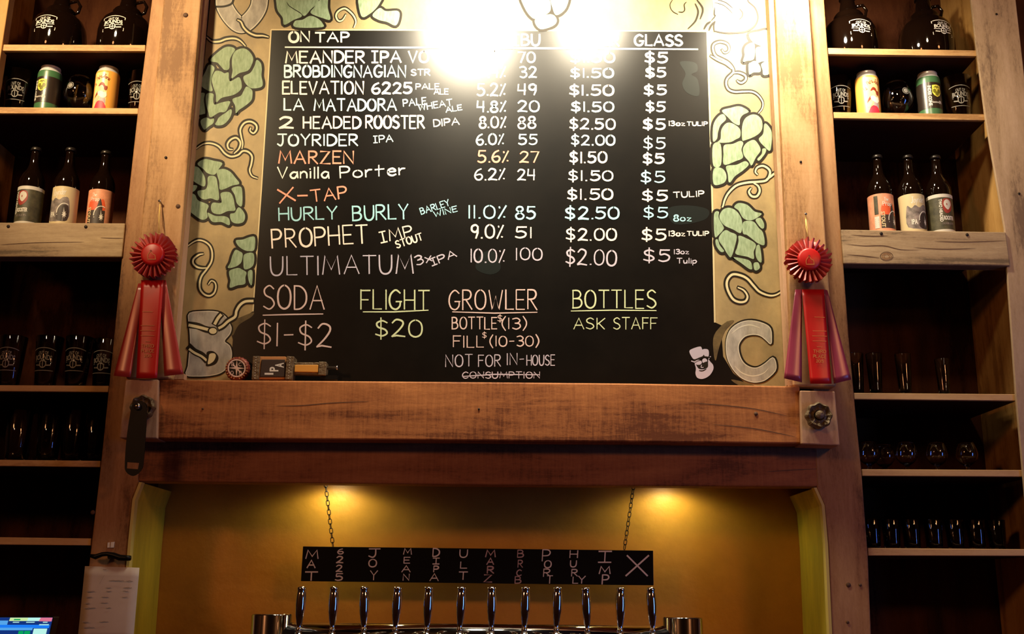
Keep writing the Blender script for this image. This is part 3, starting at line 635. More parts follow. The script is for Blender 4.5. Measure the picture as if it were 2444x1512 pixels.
scroll([J_("470,1250 550,1290 600,1370 570,1440 480,1450 390,1400 320,1260 320,1150 390,1070 500,1080 600,1130 690,1230 770,1310 900,1360 1000,1350 1095,1290")], 11, 5.5)
# lettering of the border: O, B, C
pt = bp(.0008); o_ = crom(E("335,-60 340,80 420,230 540,350 640,350 760,240 840,100 860,-60"), False, 6)
pt.ribbon(o_, 44, 'pblack'); pt.ribbon(o_, 39, 'grayl'); pt.ribbon(o_, 34, 'gray'); pt.ribbon(crom(E("218,100 340,95 440,60 470,0")), 5, 'pblack'); pt.obj('painted_letter', t_board)
pt = bp(.0012); b_ = D("165,340 400,310 640,320 780,400 850,520 880,600 850,700 760,820 850,900 885,1020 870,1140 800,1280 680,1370 500,1410 300,1420 105,1400 140,1250 160,1050 180,900 170,640 150,480")
bb = crom(b_, True, 3); pt.ribbon(bb, 9, 'pblack', closed=True); pt.fill(b_, 'gray', k=3); pt.ribbon(bb, 2.2, 'grayl', closed=True)
pt.ribbon(crom(D("160,540 300,560 420,610 500,630")), 16, 'pblack'); pt.ribbon(crom(D("160,545 300,575 420,605 480,620")), 7, 'cream')
pt.ribbon(crom(D("600,520 650,430 700,370")), 15, 'pblack'); pt.ribbon(crom(D("600,520 650,430 700,370")), 7, 'cream')
pt.ribbon(crom(D("1250,125 1120,130 1030,190 970,290 940,400 830,470 740,560 670,595")), 15, 'pblack'); pt.ribbon(crom(D("1250,130 1120,140 1030,200 970,300 945,400 830,475 740,555 670,595")), 6, 'cream')
pt.fill(circ(*D("560,645")[0], 12, 10, 16), 'pblack'); pt.fill(circ(*D("565,645")[0], 9, 7, 16), 'cream')
pt.ribbon(crom(D("160,920 250,1000 370,1060 450,1140")), 16, 'pblack'); pt.ribbon(crom(D("165,960 250,1020 370,1080 450,1145")), 5.5, 'cream')
pt.fill(D("460,1010 560,990 640,1050 660,1130 600,1220 450,1250 460,1130"), 'pblack'); pt.fill(D("510,1040 590,1030 615,1080 570,1170 480,1215 490,1120"), 'cream')
pt.obj('painted_letter', t_board)
pt = bp(.0010); c_ = K_("1740,350 1600,250 1380,200 1180,230 1020,330 940,450 900,620 910,840 960,1000 1060,1160 1200,1290 1380,1360 1520,1360 1660,1310 1830,1150 1840,1000 1780,900 1640,1010 1500,1090 1380,1090 1250,1020 1170,900 1130,740 1150,620 1250,500 1400,460 1540,480 1650,560 1740,640 1760,560")
cc = crom(c_, True, 3); pt.ribbon([(x+1.2, y-1) for x, y in cc], 8, 'pblack', closed=True); pt.face(cc, 'gray'); pt.l += .0001; pt.ribbon(cc, 2.2, 'grayl', closed=True)
pt.ribbon(crom(K_("1000,450 1150,330 1350,280 1550,340")), 3, 'grayl', taper=.8); pt.ribbon(crom(K_("1060,1060 1200,1190 1400,1250 1600,1200 1700,1100")), 3, 'grayl', taper=.8)
pt.obj('painted_letter', t_board)
pt = bp(.0010)   # big letter of the top right, seen only by its outline
pt.fill(G_("1100,-80 1700,-60 1720,40 1830,150 1870,320 1830,460 1720,545 1600,580 1350,595 1200,580 1100,555 1105,300"), 'gray')
for s_, w_ in (("1720,-40 1705,30 1830,150 1880,320 1830,460 1720,545 1600,585 1350,600 1200,585 1095,560", 4.5), ("1150,0 1300,50 1430,155", 2.6), ("1100,50 1250,95 1350,170 1420,245", 2.2), ("1550,165 1600,230 1595,300 1545,355", 3.5), ("780,0 870,120 885,210 840,345", 4.5), ("750,70 800,190 790,290 740,400 620,520", 4.5), ("1100,140 1095,260 1110,290 1040,375", 3), ("1025,395 960,440 910,525", 5), ("1110,390 1040,460 1000,545", 5), ("1110,390 1085,470 1095,575", 3.5), ("340,0 295,80 310,160 360,220 440,260", 2.2), ("590,40 550,90 560,180 520,220 450,215", 2.6)):
    pt.ribbon(crom(G_(s_)), w_, 'pblack', taper=.5)
pt.obj('painted_letter', t_board)
pt = bp(.0012)  # bearded man in a cap
m_ = 'c_lav'
for s_ in ("200,780 260,730 400,690 440,730 470,850 380,900 290,930 240,880", "450,750 540,740 570,790 560,880 490,870"): pt.fill(K_(s_), m_)
pt.fill(K_("300,960 330,1040 380,1110 460,1120 540,1090 555,1000 560,930 600,980 650,1040 655,1120 600,1220 520,1280 430,1305 350,1280 315,1200 325,1110 300,1010"), m_)
pt.fill(circ(*K_("370,990")[0], 8.5, 6, 16), m_); pt.fill(circ(*K_("490,960")[0], 6, 6, 16), m_)
pt.fill(K_("345,1045 420,1040 440,1090 380,1110"), 'pblack'); pt.fill(K_("440,1020 540,975 550,1080 470,1095"), 'pblack')
pt.ribbon(crom(K_("240,965 300,985")), 2.4, m_); pt.ribbon(crom(K_("570,920 600,880")), 2.4, m_)
pt.ribbon(crom(K_("285,955 380,920 470,885 590,900")), 3.2, 'pblack'); pt.ribbon(crom(K_("300,1000 370,960 440,950")), 1.2, 'pblack')
pt.ribbon(crom(K_("430,1040 425,1085 465,1085")), 1.8, m_); pt.ribbon(crom(K_("385,1145 450,1150 520,1115")), 2.6, 'pblack', taper=.5)
pt.obj('bearded_face_drawing', t_board)

# handwriting ------------------------------------------------------
CR, WH, CY, MI, CO, LV, LM, PK = 'c_cream', 'c_white', 'c_cyan', 'c_mint', 'c_coral', 'c_lav', 'c_lime', 'c_pink'
TXT = [
 ("ON",690,738,100,24,WH,5.2),("TAP",753,833,100,22,WH,5.2),("ABV",1140,1200,106,24,WH,5),("!BU",1225,1288,109,26,WH,5),("TASTER",1342,1477,110,25,WH,5),("GLASS",1515,1628,109,25,WH,5.4),
 ("MEANDER",682,870,150,27,CR,5.4),("!PA",888,957,149,26,CR,5.4),("VO",975,1022,149,26,CR,5.4),("7.0%",1143,1206,150,27,CR,4.6),("70",1237,1277,149,24,CR,4.6),("$1.50",1363,1466,149,22,CR,4.6),("$5",1540,1592,150,24,CR,5.4),
 ("BROBDINGNAGIAN",680,968,184,27,MI,5),("STR",982,1026,180,14,WH,3.4),("7.4%",1145,1206,185,26,MI,4.4),("32",1241,1279,185,25,MI,4.2),("$1.50",1362,1464,185,21,MI,4.4),("$5",1541,1588,184,22,WH,5),
 ("ELEVATION",675,867,224,29,CR,5),("6225",888,982,223,25,CR,5.2),("PALE",993,1048,213,13,CR,3.2),("ALE",1036,1070,225,13,CR,3.2),("5.2%",1139,1206,228,28,CR,4.4),("49",1236,1280,226,25,CR,4.4),("$1.50",1360,1464,227,23,CR,4.8),("$5",1538,1589,226,22,WH,5),
 ("LA",679,724,263,27,MI,4.8),("MATADORA",750,946,264,27,MI,4.8),("PALE",963,1018,254,16,MI,3,1019-770),("WHEAT",1000,1080,264,15,MI,3,252),("ALE",1065,1103,268,12,MI,3,262),("4.8%",1139,1207,267,25,MI,4.4),("20",1236,1286,266,25,MI,4),("$1.50",1364,1464,266,22,MI,4.2),("$5",1542,1587,266,22,WH,4.8),
 ("2",668,699,306,26,CR,5),("HEADED",724,860,306,27,CR,5),("ROOSTER",874,1012,306,29,CR,5.2),("DIPA",1036,1096,302,16,CR,3.2,297),("8.0%",1144,1207,305,26,CR,4.4),("88",1236,1278,306,27,CR,4),("$2.50",1360,1467,308,24,CR,4.4),("$5",1536,1586,308,23,CR,5),("13oz",1596,1634,300,11,CR,2.8),("TULIP",1640,1688,300,9,CR,2.8),
 ("JOYRIDER",663,854,347,26,MI,4.6),("!PA",892,938,341,16,MI,3.2,338),("6.0%",1137,1202,345,25,MI,4),("55",1238,1281,345,24,MI,3.8),("$2.00",1364,1467,346,23,MI,4.2),("$5",1537,1587,355,26,MI,3.8),
 ("MARZEN",666,844,390,29,CO,4.8),("5.6%",1141,1213,387,27,CO,4.2),("27",1241,1286,387,25,CO,4.2),("$1.50",1361,1447,388,25,CR,4.6),("$5",1535,1584,390,23,CR,4.8),
 ("Vanilla",663,785,425,26,WH,4.2),("Porter",812,968,425,27,WH,4.2,417),("6.2%",1133,1205,429,26,WH,4),("24",1236,1277,429,25,WH,3.8),("$1.50",1357,1462,431,23,WH,4),("$5",1530,1586,435,25,CY,4),
 ("X",668,705,484,32,CO,4.8,478),("-",708,734,478,24,CO,4.4),("TAP",744,829,482,28,CO,4.4,472),("$1.50",1354,1462,476,24,CR,4.4),("$5",1534,1592,478,23,CR,4.6),("TULIP",1608,1680,472,13,CR,3,468),
 ("HURLY",666,804,526,30,CY,4.4,522),("BURLY",842,974,526,34,CY,4.6,522),("BARLEY",1006,1074,512,15,CY,2.8,490),("WINE",1038,1092,518,13,CY,2.8,504),("11.0%",1119,1207,521,30,CY,4.6),("85",1231,1277,522,29,CY,4.6),("$2.50",1350,1477,522,27,CY,4.8),("$5",1537,1593,520,25,CY,4),("8oz",1608,1649,527,14,CY,3),
 ("PROPHET",650,878,592,44,CR,4.4,580),("!MP",910,985,580,26,CR,4,563),("STOUT",948,1010,592,17,CR,3.2,572),("9.0%",1124,1201,568,31,CR,4.4),("51",1230,1268,567,25,CR,4.4),("$2.00",1352,1471,573,27,CR,4.6),("$5",1532,1588,573,26,CR,4.6),("13oz",1596,1634,563,12,CR,3),("TULIP",1640,1691,562,10,CR,3),
 ("ULTIMATUM",646,986,656,44,LV,4,652),("3x",995,1032,633,22,LV,3.4,622),("!PA",1032,1090,634,17,LV,3.4,612),("10.0%",1124,1204,626,31,LV,3.6),("100",1232,1294,620,28,LV,3.6),("$2.00",1350,1470,630,36,LV,3.8,634),("$5",1537,1598,624,28,LV,4.4),("13oz",1609,1643,606,11,LV,2.6),("Tulip",1616,1662,628,12,LV,2.6),
 ("SODA",629,774,738,56,PK,4.2),("$1-$2",615,790,824,54,PK,4,828),("FLIGHT",862,1024,738,46,LM,4),("$20",896,1007,803,40,LM,4),("GROWLER",1072,1282,738,46,PK,3.8),("BOTTLE",1079,1186,785,28,PK,3.2),("$",1188,1199,767,15,PK,2),("(13)",1198,1257,785,26,PK,3),
 ("FILL",1082,1154,828,27,PK,3),("$",1151,1161,806,13,PK,2),("(10-30)",1170,1286,826,24,PK,3),("NOT",1064,1127,874,28,LV,2.8),("FOR",1142,1195,874,27,LV,2.8),("IN-",1210,1250,870,27,LV,2.8),("HOUSE",1257,1324,871,24,LV,2.6),("CONSUMPTION",1104,1288,902,15,LV,2.4),
 ("BOTTLES",1367,1565,735,42,LM,3.8),("ASK",1369,1443,785,26,LM,3),("STAFF",1464,1568,785,27,LM,3),
]
for it in TXT:
    tx, x0, x1, y0, h, m_, w_ = it[:7]; y1 = it[7] if len(it) > 7 else None
    pt = bp(.0010); scribe(pt, tx, x0, x1, y0, h, m_, w_*1.02, y1); pt.obj('chalk_word', t_board)
for s_, m_, w_ in (("681,113 1000,114 1350,116 1665,118", 'c_white', 4.5), ("628,752 700,750 771,749", PK, 3.5), ("867,744 940,744 1022,740", LM, 3.5), ("1080,744 1180,747 1282,745", PK, 3), ("1363,742 1460,740 1566,741", LM, 3), ("1104,898 1180,893 1288,894", LV, 3)):
    pt = bp(.0012); pt.ribbon(pts_(s_), w_, m_, taper=.3); pt.obj('chalk_line', t_board)

# ================================================================== ROSETTES
def rosette(cx, cy, tails, strip, hang, label, tailmats, txt_at, rot0):
    c_ = P(cx, cy, 2.705); t = thing('award_rosette', label, 'ribbon', (c_.x, 2.755, c_.z))
    YR = 2.705
    mb = MB(); n = 24; k = 2700/2.78/1000
    Z0 = P(cx, cy, YR).z
    s_ = (P(cx+100, cy, YR).x-P(cx, cy, YR).x)/100
    ri, ro = 26*s_, 55*s_; vv = []; fs = []
    for i in range(n):   # folded box pleats: each a raised flat top with steep sides
        a0 = rot0+2*pi*i/n; 
        for j, (da, dy) in enumerate(((0, .014), (.05, -.010), (.125, -.013), (.15, .012))):
            a_ = a0+da
            for r, kk in ((ri, .3), (ro*random.uniform(.95, 1.03), 1)): vv.append((c_.x+r*cos(a_), YR+dy*kk+(0 if kk < 1 else .004), c_.z+r*sin(a_)))
    m4 = len(vv)//2
    for i in range(m4): j = (i+1) % m4; fs.append((2*i, 2*i+1, 2*j+1, 2*j))
    mb.add(vv, fs, 'pleat'); obj('pleated_ring', mb, t)
    mb = MB(); mb.lathe([(ri*1.3, .012), (ro*.80, .020), (ro*.78, .034), (.0001, .036)], 'red', 30, c=(c_.x, YR, c_.z), axis='y', cap0=True); obj('backing_disc', mb, t)
    rb = 28*s_; mb = MB(); mb.lathe([(rb, .006), (rb, -.006), (rb*.95, -.0105), (rb*.8, -.0125), (.0001, -.0135)], 'red', 32, c=(c_.x, YR, c_.z), axis='y'); bt = obj('button', mb, t)
    pt = Paint(lambda x, y, l: Vector((P(x, y, YR).x, YR-.0138-l, P(x, y, YR).z)), .0003)
    pt.ribbon(crom([(cx-9, cy+12), (cx-9, cy+4), (cx-3, cy-4), (cx+3, cy+2), (cx+8, cy+5), (cx+9, cy+13)]), 1.4, 'gold'); pt.ribbon([(cx-9, cy+14), (cx+10, cy+14)], 1.6, 'gold'); pt.fill(circ(cx-2, cy-6, 2.4, 2.4, 10), 'dimred')
    pt.obj('emblem', bt)
    for tq, tm, y0, y1 in zip(tails+[strip], tailmats, (2.735, 2.737, 2.728), (2.722, 2.724, 2.712)):
        (ax, ay), (bx, by), (ex, ey), (dx, dy) = tq   # top left, top right, bottom right, bottom left
        mb = MB(); vv = []; fs = []; NS, NC = 14, 6
        for i in range(NS+1):
            f = i/NS
            for j in range(NC+1):
                g = j/NC; x = (ax+(dx-ax)*f)*(1-g)+(bx+(ex-bx)*f)*g; y = (ay+(dy-ay)*f)*(1-g)+(by+(ey-by)*f)*g
                Y = y0+(y1-y0)*f + .004*sin(g*pi)*-1*f - .004*sin(f*5)*(.5 if tm != 'red' else 1)
                p = P(x, y, Y); vv.append(p)
        for i in range(NS):
            for j in range(NC): o_ = i*(NC+1)+j; fs.append((o_, o_+NC+1, o_+NC+2, o_+1))
        mb.add(vv, fs, tm, True); st = obj('ribbon_tail', mb, t)
        so = st.modifiers.new('thick', 'SOLIDIFY'); so.thickness = .0008
    YW = 2.7
    tx, ty, sl = txt_at
    (ax, ay), (bx, by), (ex, ey), (dx, dy) = strip
    def rm(x, y, l):
        f = (y-ay)/(dy-ay); g = .5
        Y = 2.728+(2.712-2.728)*f-.004*f-.004*sin(f*5)-.0012; p = P(x, y, Y-l); return p
    pt = Paint(rm, .0006)
    scribe(pt, 'THIRD', tx-15, tx+15, ty, 7, 'gold', 1.5, ty+sl, jit=.0); scribe(pt, 'PLACE', tx-15, tx+15, ty+12, 7, 'gold', 1.5, ty+12+sl, jit=0); scribe(pt, '2015', tx-8, tx+9, ty+23, 6, 'gold', 1.3, ty+23+sl, jit=0)
    for yy, ww in ((-85, 12), (-52, 16), (-40, 17), (-28, 16), (-14, 6)):
        pt.ribbon([(tx-ww, ty+yy), (tx+ww, ty+yy+sl)], 1.2, 'gold')
    pt.obj('gold_lettering', st, kind='stuff')
    (hx, hy), (gx, gy) = hang
    a_ = P(hx, hy, 2.748); b_ = P(gx, gy, 2.73); mb = MB()
    mb.tube([a_, (a_+b_)/2+Vector((.0015, 0, 0)), b_], .0012, 'string', 6); mb.tube([a_+Vector((0, 0, .002)), a_*.5+b_*.5+Vector((-.002, 0, 0)), b_+Vector((.004, 0, 0))], .0010, 'string', 6); obj('string', mb, t)
    mb = MB(); mb.tube([P(hx, hy, YT), P(hx, hy-1, YT-.012)], .0016, 'chrome', 8); mb.lathe([(.004, -.012), (.003, -.0145), (.0001, -.015)], 'chrome', 10, c=(a_.x, YT, a_.z), axis='y'); obj('nail', mb, t)
rosette(366, 608, [[(330,676),(345,676),(312,900),(271,896)], [(380,668),(396,668),(438,892),(392,897)]], [(337,668),(390,668),(375,902),(325,902)], ((382,481),(378,556)),
        'red award rosette with trailing ribbons on the left front board', ['redd', 'redd', 'red'], (352, 828, .5), .1)
rosette(1930, 620, [[(1898,690),(1914,690),(1914,912),(1871,902)], [(1966,690),(1975,692),(2032,905),(1990,915)]], [(1914,690),(1966,690),(1985,915),(1934,915)], ((1922,512),(1928,574)),
        'red award rosette with tails coloured as if blue-lit on the right front board', ['redp', 'redp', 'red'], (1956, 841, .8), .17)

# ================================================================== CAST WHEELS, OPENER
def wheel(cx, cy, r_px, label):
    Y = 2.700; c_ = P(cx, cy, Y); s_ = (P(cx+100, cy, Y).x-P(cx, cy, Y).x)/100; R = r_px*s_
    t = thing('cast_wheel_knob', label, 'knob', (c_.x, 2.72, c_.z))
    mb = MB(); vv = []; fs = []; n = 48; rings = ((.30, .010), (.42, .002), (.62, .006), (.86, -.002), (1.0, .004), (1.0, .016), (.5, .022))
    for k, (rr, dy) in enumerate(rings):
        for i in range(n):
            a_ = 2*pi*i/n; lobe = 1+.05*cos(8*a_) if k in (3, 4, 5) else 1
            rib = -.004*max(0, cos(8*a_)) if k in (2, 3) else 0
            vv.append((c_.x+R*rr*lobe*cos(a_), Y+dy+rib, c_.z+R*rr*lobe*sin(a_)))
    for k in range(len(rings)-1):
        for i in range(n): j = (i+1) % n; fs.append((k*n+i, (k+1)*n+i, (k+1)*n+j, k*n+j))
    mb.add(vv, fs, 'cast'); obj('wheel_rim', mb, t)
    mb = MB(); mb.lathe([(R*.34, .012), (R*.34, -.006), (R*.28, -.009), (.0001, -.010)], 'cast', 20, c=(c_.x, Y, c_.z), axis='y'); obj('hub', mb, t)
    mb = MB(); mb.lathe([(R*.3, .02), (R*.3, .026)], 'cast', 16, c=(c_.x, Y, c_.z), axis='y'); obj('stem', mb, t)
wheel(338, 970, 29, 'dark cast metal wheel knob on the left end block, behind the hanging opener')
wheel(1956, 990, 31, 'dark cast metal wheel knob on the right end block')
Y = 2.682; t = thing('bottle_opener', 'flat black bar opener hanging from the left wheel knob', 'opener', (P(330, 970, Y).x, Y, P(330, 1133, Y).z))
def omap(px): return [(p.x, p.z) for p in (P(a, b, Y) for a, b in px)]
outer = crom([(316,964),(331,955),(346,962),(350,985),(347,1045),(343,1095),(338,1120),(318,1135),(300,1124),(298,1100),(302,1045),(310,990)], True, 4)
def ring(out_, hole, y0, y1, mname, name, parent):
    bm = bmesh.new()
    def loop(pp): 
        vs2 = [bm.verts.new((x, y0, z)) for x, z in pp]; return [bm.edges.new((vs2[i], vs2[(i+1) % len(vs2)])) for i in range(len(vs2))]
    es = loop(omap(out_))
    for h_ in hole: es += loop(omap(h_))
    bmesh.ops.triangle_fill(bm, use_beauty=True, use_dissolve=False, edges=es)
    g = bmesh.ops.extrude_face_region(bm, geom=bm.faces[:]); bmesh.ops.translate(bm, verts=[v for v in g['geom'] if isinstance(v, bmesh.types.BMVert)], vec=(0, y1-y0, 0))
    bmesh.ops.recalc_face_normals(bm, faces=bm.faces[:])
    mb = MB(); bm.verts.index_update(); mb.add([v.co.copy() for v in bm.verts], [[v.index for v in f.verts] for f in bm.faces], mname); bm.free()
    return obj(name, mb, parent)
ring(outer, [circ(331, 971, 7, 7, 16), [(303,1102),(332,1104),(329,1119),(302,1117)]], Y, Y+.003, 'blackm', 'opener_plate', t)
pp = P(331, 971, 2.69); mb = MB(); mb.lathe([(.0085, .01), (.0085, -.014), (.007, -.017), (.0001, -.018)], 'steel', 18, c=(pp.x, 2.69, pp.z), axis='y'); obj('hook_peg', mb, t, label='pale metal peg head')

# ================================================================== THINGS ON THE LEDGE
zl = P(1000, 909, YBm).z
# bottle-cap sign
Y = 2.78; c_ = P(565, 878, Y); s_ = (P(665, 878, Y).x-P(565, 878, Y).x)/100; R = 29.5*s_
t = thing('bottle_cap_sign', 'dark red bottle cap sign with a white compass star, on the ledge', 'sign', (c_.x, Y, c_.z-R))
mb = MB(); vv = []; fs = []; n = 84
for k, (rr, dy) in enumerate(((0.0, 0), (.8, 0), (.9, .002), (1.0, .010), (1.0, .014))):
    for i in range(n): a_ = 2*pi*i/n; q = rr*(1+.025*cos(21*a_)*(k > 2)); vv.append((c_.x+R*q*cos(a_), Y+dy, c_.z+R*q*sin(a_)))
for k in range(4):
    for i in range(n): j = (i+1) % n; fs.append((k*n+i, (k+1)*n+i, (k+1)*n+j, k*n+j))
mb.add(vv, fs, 'capred', True); obj('cap', mb, t)
pt = Paint(lambda x, y, l: Vector((P(x, y, Y).x, Y-.0004-l, P(x, y, Y).z)), .0002)
pt.fill(circ(565, 878, 18, 18, 28), 'pblack'); pt.ribbon(circ(565, 878, 20, 20, 32), 3, 'caplight', closed=True)
for k in range(4):
    a_ = k*pi/2+.03; pt.face([(565+20*cos(a_), 878+20*sin(a_)), (565+3.5*cos(a_+pi/4), 878+3.5*sin(a_+pi/4)), (565, 878), (565+3.5*cos(a_-pi/4), 878+3.5*sin(a_-pi/4))], 'caplight')
pt.l += .0002; pt.ribbon([(557, 870), (573, 887)], 3, 'caplight')
for ch, x, y in (('B', 553, 873), ('C', 570, 873), ('O', 551, 893), ('B', 571, 893)): scribe(pt, ch, x, x+6, y, 8, 'caplight', 1.3, jit=0)
for k in range(24):
    a_ = 2*pi*k/24
    if k in (6, 18): continue
    x, y = 565+25*cos(a_), 878+25*sin(a_); pt.ribbon([(x-1.6*cos(a_), y-1.6*sin(a_)), (x+1.6*cos(a_), y+1.6*sin(a_))], 1.8, 'copper')
pt.obj('compass_print', t)
# tap handle lying on the ledge
Y0, Y1 = 2.755, 2.79
t = thing('display_tap_handle', 'dark studded tap handle marked IPA lying on the ledge', 'tap handle', (P(690, 905, Y0).x, 2.77, zl+.004))
def blk(px, yf, yb, m_, name, bev=.0015):
    mb = MB(); mb.prism(quad(px, yf), yf, yb, m_); return obj(name, mb, t, bevel=bev)
blk([(619,850),(682,850),(680,904),(617,904)], Y0+.002, Y1, 'copper', 'wood_core')
blk([(624,857),(680,857),(679,899),(620,899)], Y0-.001, Y0+.004, 'lblack', 'dark_panel')
for q in ([(603,849),(620,849),(616,905),(600,905)], [(684,849),(702,850),(696,905),(680,905)]):
    b_ = blk(q, Y0-.006, Y1+.002, 'cast', 'studded_band'); (ax, ay), (bx, by), (cx_, cy_), (dx, dy) = q
    pt = Paint(lambda x, y, l: Vector((P(x, y, Y0-.006).x, Y0-.006-l, P(x, y, Y0-.006).z)), .0006)
    for k in range(9): f = (k+.5)/9; pt.fill(circ((ax+bx)/2+((dx+cx_)/2-(ax+bx)/2)*f, ay+(dy-ay)*f, 1.1, 1.1, 8), 'lwhite')
    pt.obj('stud_row', b_)
pt = Paint(lambda x, y, l: Vector((P(x, y, Y0-.001).x, Y0-.001-l, P(x, y, Y0-.001).z)), .0004)
def rotword(ch, cx, cy, wd, ht):
    for tr in font_polys(ch, 1, .03):
        xs = [p[0] for p in tr]
    tr = font_polys(ch, 1, .03); xs = [p[0] for q in tr for p in q]; ys = [p[1] for q in tr for p in q]; x0, x1, y0, y1 = min(xs), max(xs), min(ys), max(ys)
    for q in tr: pt.face([(cx+((y-y0)/(y1-y0)-.5)*-ht, cy-((x-x0)/(x1-x0)-.5)*wd) for x, y in q], 'decal')
rotword('A', 667, 871, 12, 21); rotword('P', 654, 880.5, 11, 21); rotword('I', 642, 891.5, 4.5, 21)
pt.obj('white_letters', t)
blk([(702,864),(762,864),(761,894),(700,892)], Y0+.006, Y1-.006, 'cast', 'neck_block')
blk([(703,870),(760,870),(759,888),(702,887)], Y0+.003, Y0+.008, 'corange', 'orange_plate')
blk([(761,862),(779,863),(777,895),(759,894)], Y0+.001, Y1-.001, 'cast', 'studded_band')
mb = MB(); a_, b_ = P(778, 877, 2.772), P(806, 878, 2.772); mb.lathe([(.0045, a_.x), (.0045, b_.x-.004), (.006, b_.x-.004), (.006, b_.x)], 'steel', 16, c=(0, 2.772, a_.z), axis='x'); obj('threaded_ferrule', mb, t)
mb = MB(); mb.prism(quad([(766,894),(805,895),(804,905),(764,905)], 2.764), 2.764, 2.78, 'black'); obj('rest_foot', mb, t)
for q, lab in (([(418,893),(440,891),(439,905),(414,905)], 'small wooden chip on the ledge left of the painted letter B'), ([(1884,906),(1899,907),(1903,920),(1886,920)], 'small wooden chip on the ledge below the right rosette')):
    mb = MB(); pq = quad(q, 2.76); mb.prism(pq, 2.76, 2.785, 'block'); tag(obj('wooden_chip', mb, loc=(pq[0][0], 2.77, min(p[1] for p in pq)), bevel=.001), lab, 'chip')

# ================================================================== GLASSWARE & BOTTLES
def surf_paint(prof, ang0=-pi/2, lift=.0006):
    """(u metres round, v height) -> outside of a lathe profile, u=0 facing the room"""
    hs = [h for _, h in prof]; 
    def rad(v):
        for (r0, h0), (r1, h1) in zip(prof, prof[1:]):
            if h1 > h0 and h0 <= v <= h1: return r0+(r1-r0)*(v-h0)/(h1-h0)
        return prof[-1][0]
    rm_ = max(r for r, _ in prof)
    def f(u, v, l):
        a_ = ang0+u/rm_; r = rad(v)+l; return Vector((r*cos(a_), r*sin(a_), v))
    q = Paint(f, lift, flip=True); q.strip = .0035; return q, rm_
def strip_rect(pt, u0, u1, v0, v1, m_, n=None):
    n = n or max(2, int(abs(u1-u0)/.004))
    for i in range(n): a_, b_ = u0+(u1-u0)*i/n, u0+(u1-u0)*(i+1)/n; pt.face([(a_, v0), (b_, v0), (b_, v1), (a_, v1)], m_, True)
    pt.l += .0001
def badge(pt, cx, cy, w_, h_, m_, frame=True):
    """brewery badge: arched frame, two lines of letters, compass"""
    if frame:
        top = [(cx-w_/2+w_*i/10, cy+h_*.36+h_*.14*(1-((i-5)/5)**2)) for i in range(11)]
        pt.ribbon([(cx-w_*.47, cy-h_*.5), (cx-w_*.5, cy+h_*.36)]+top[1:]+[(cx+w_*.47, cy-h_*.5)], w_*.035, m_, closed=True)
    word(pt, 'OUT OF', cx, cy+h_*.29, w_*.46, h_*.15, m_, bold=.02, arch=h_*.03)
    word(pt, 'BOUNDS', cx, cy+h_*.08, w_*.82, h_*.24, m_, bold=.03, arch=h_*.05)
    for s_ in (-1, 1): pt.ribbon([(cx+s_*w_*.14, cy-h_*.13), (cx+s_*w_*.42, cy-h_*.13)], h_*.035, m_); pt.ribbon([(cx+s_*w_*.17, cy-h_*.30), (cx+s_*w_*.36, cy-h_*.28)], h_*.06, m_)
    pt.ribbon(circ(cx, cy-h_*.24, h_*.17, h_*.17, 18), h_*.05, m_, closed=True)
    pt.ribbon([(cx, cy-h_*.42), (cx, cy-h_*.06)], h_*.04, m_); pt.ribbon([(cx-h_*.18, cy-h_*.24), (cx+h_*.18, cy-h_*.24)], h_*.04, m_)
def place(o, px, py_base, Y, z=None, rz=0):
    p = P(px, py_base, Y); o.location = (p.x, Y, (z if z is not None else p.z)); o.rotation_euler[2] = rz; return o
def mk(name, label, cat, group=None): return thing(name, label, cat, (0, 0, 0), group)

def make_growler(label, u_off):
    t = mk('growler', label, 'growler', 'growlers on the top shelves')
    prof = [(.058, 0), (.069, .004), (.076, .02), (.079, .05), (.079, .092), (.076, .112), (.067, .133), (.052, .148), (.043, .154), (.041, .158), (.043, .164), (.038, .172), (.026, .182), (.020, .215), (.022, .222)]
    mb = MB(); mb.lathe(prof, 'amber', 48); obj('bottle_body', mb, t)
    mb = MB(); mb.tube([(.022, 0, .20), (.045, 0, .205), (.055, 0, .188), (.05, 0, .168), (.036, 0, .162)], .005, 'amber', 10); obj('finger_ring', mb, t)
    mb = MB(); mb.lathe([(.024, .222), (.024, .236), (.022, .238)], 'capm', 24); obj('screw_cap', mb, t)
    pt, rm_ = surf_paint(prof, lift=.0005)
    badge(pt, u_off, .093, .068, .050, 'decal'); pt.obj('printed_badge', t)
    return t
def make_pint(label, u_off=0, group='pint glasses on the display shelves', etch='etch', h=.15, r0=.030, r1=.044):
    t = mk('pint_glass', label, 'glass', group)
    prof = [(r0-.002, 0), (r0, .003), (r1, h)]
    mb = MB(); mb.lathe(prof+[(r1-.001, h+.0012), (r1-.0022, h), (r0-.0035, .014), (.0001, .012)], 'glass', 36, cap0=False); mb.lathe([(.0001, 0), (r0-.002, 0)], 'glass', 36, cap0=False, cap1=False); obj('glass_body', mb, t)
    if etch:
        pt, rm_ = surf_paint([(r0-.002, 0), (r0, .003), (r1, h)], lift=.0004)
        badge(pt, u_off, h*.57, .064, .058, etch, frame=False)
        pt.ribbon([(u_off-.034+.0068*i, h*.73+.006*(1-((i-5)/5)**2)) for i in range(11)], .0018, etch); pt.ribbon([(u_off-.034+.0068*i, h*.36) for i in range(11)], .0018, etch)
        pt.obj('etched_badge', t)
    return t
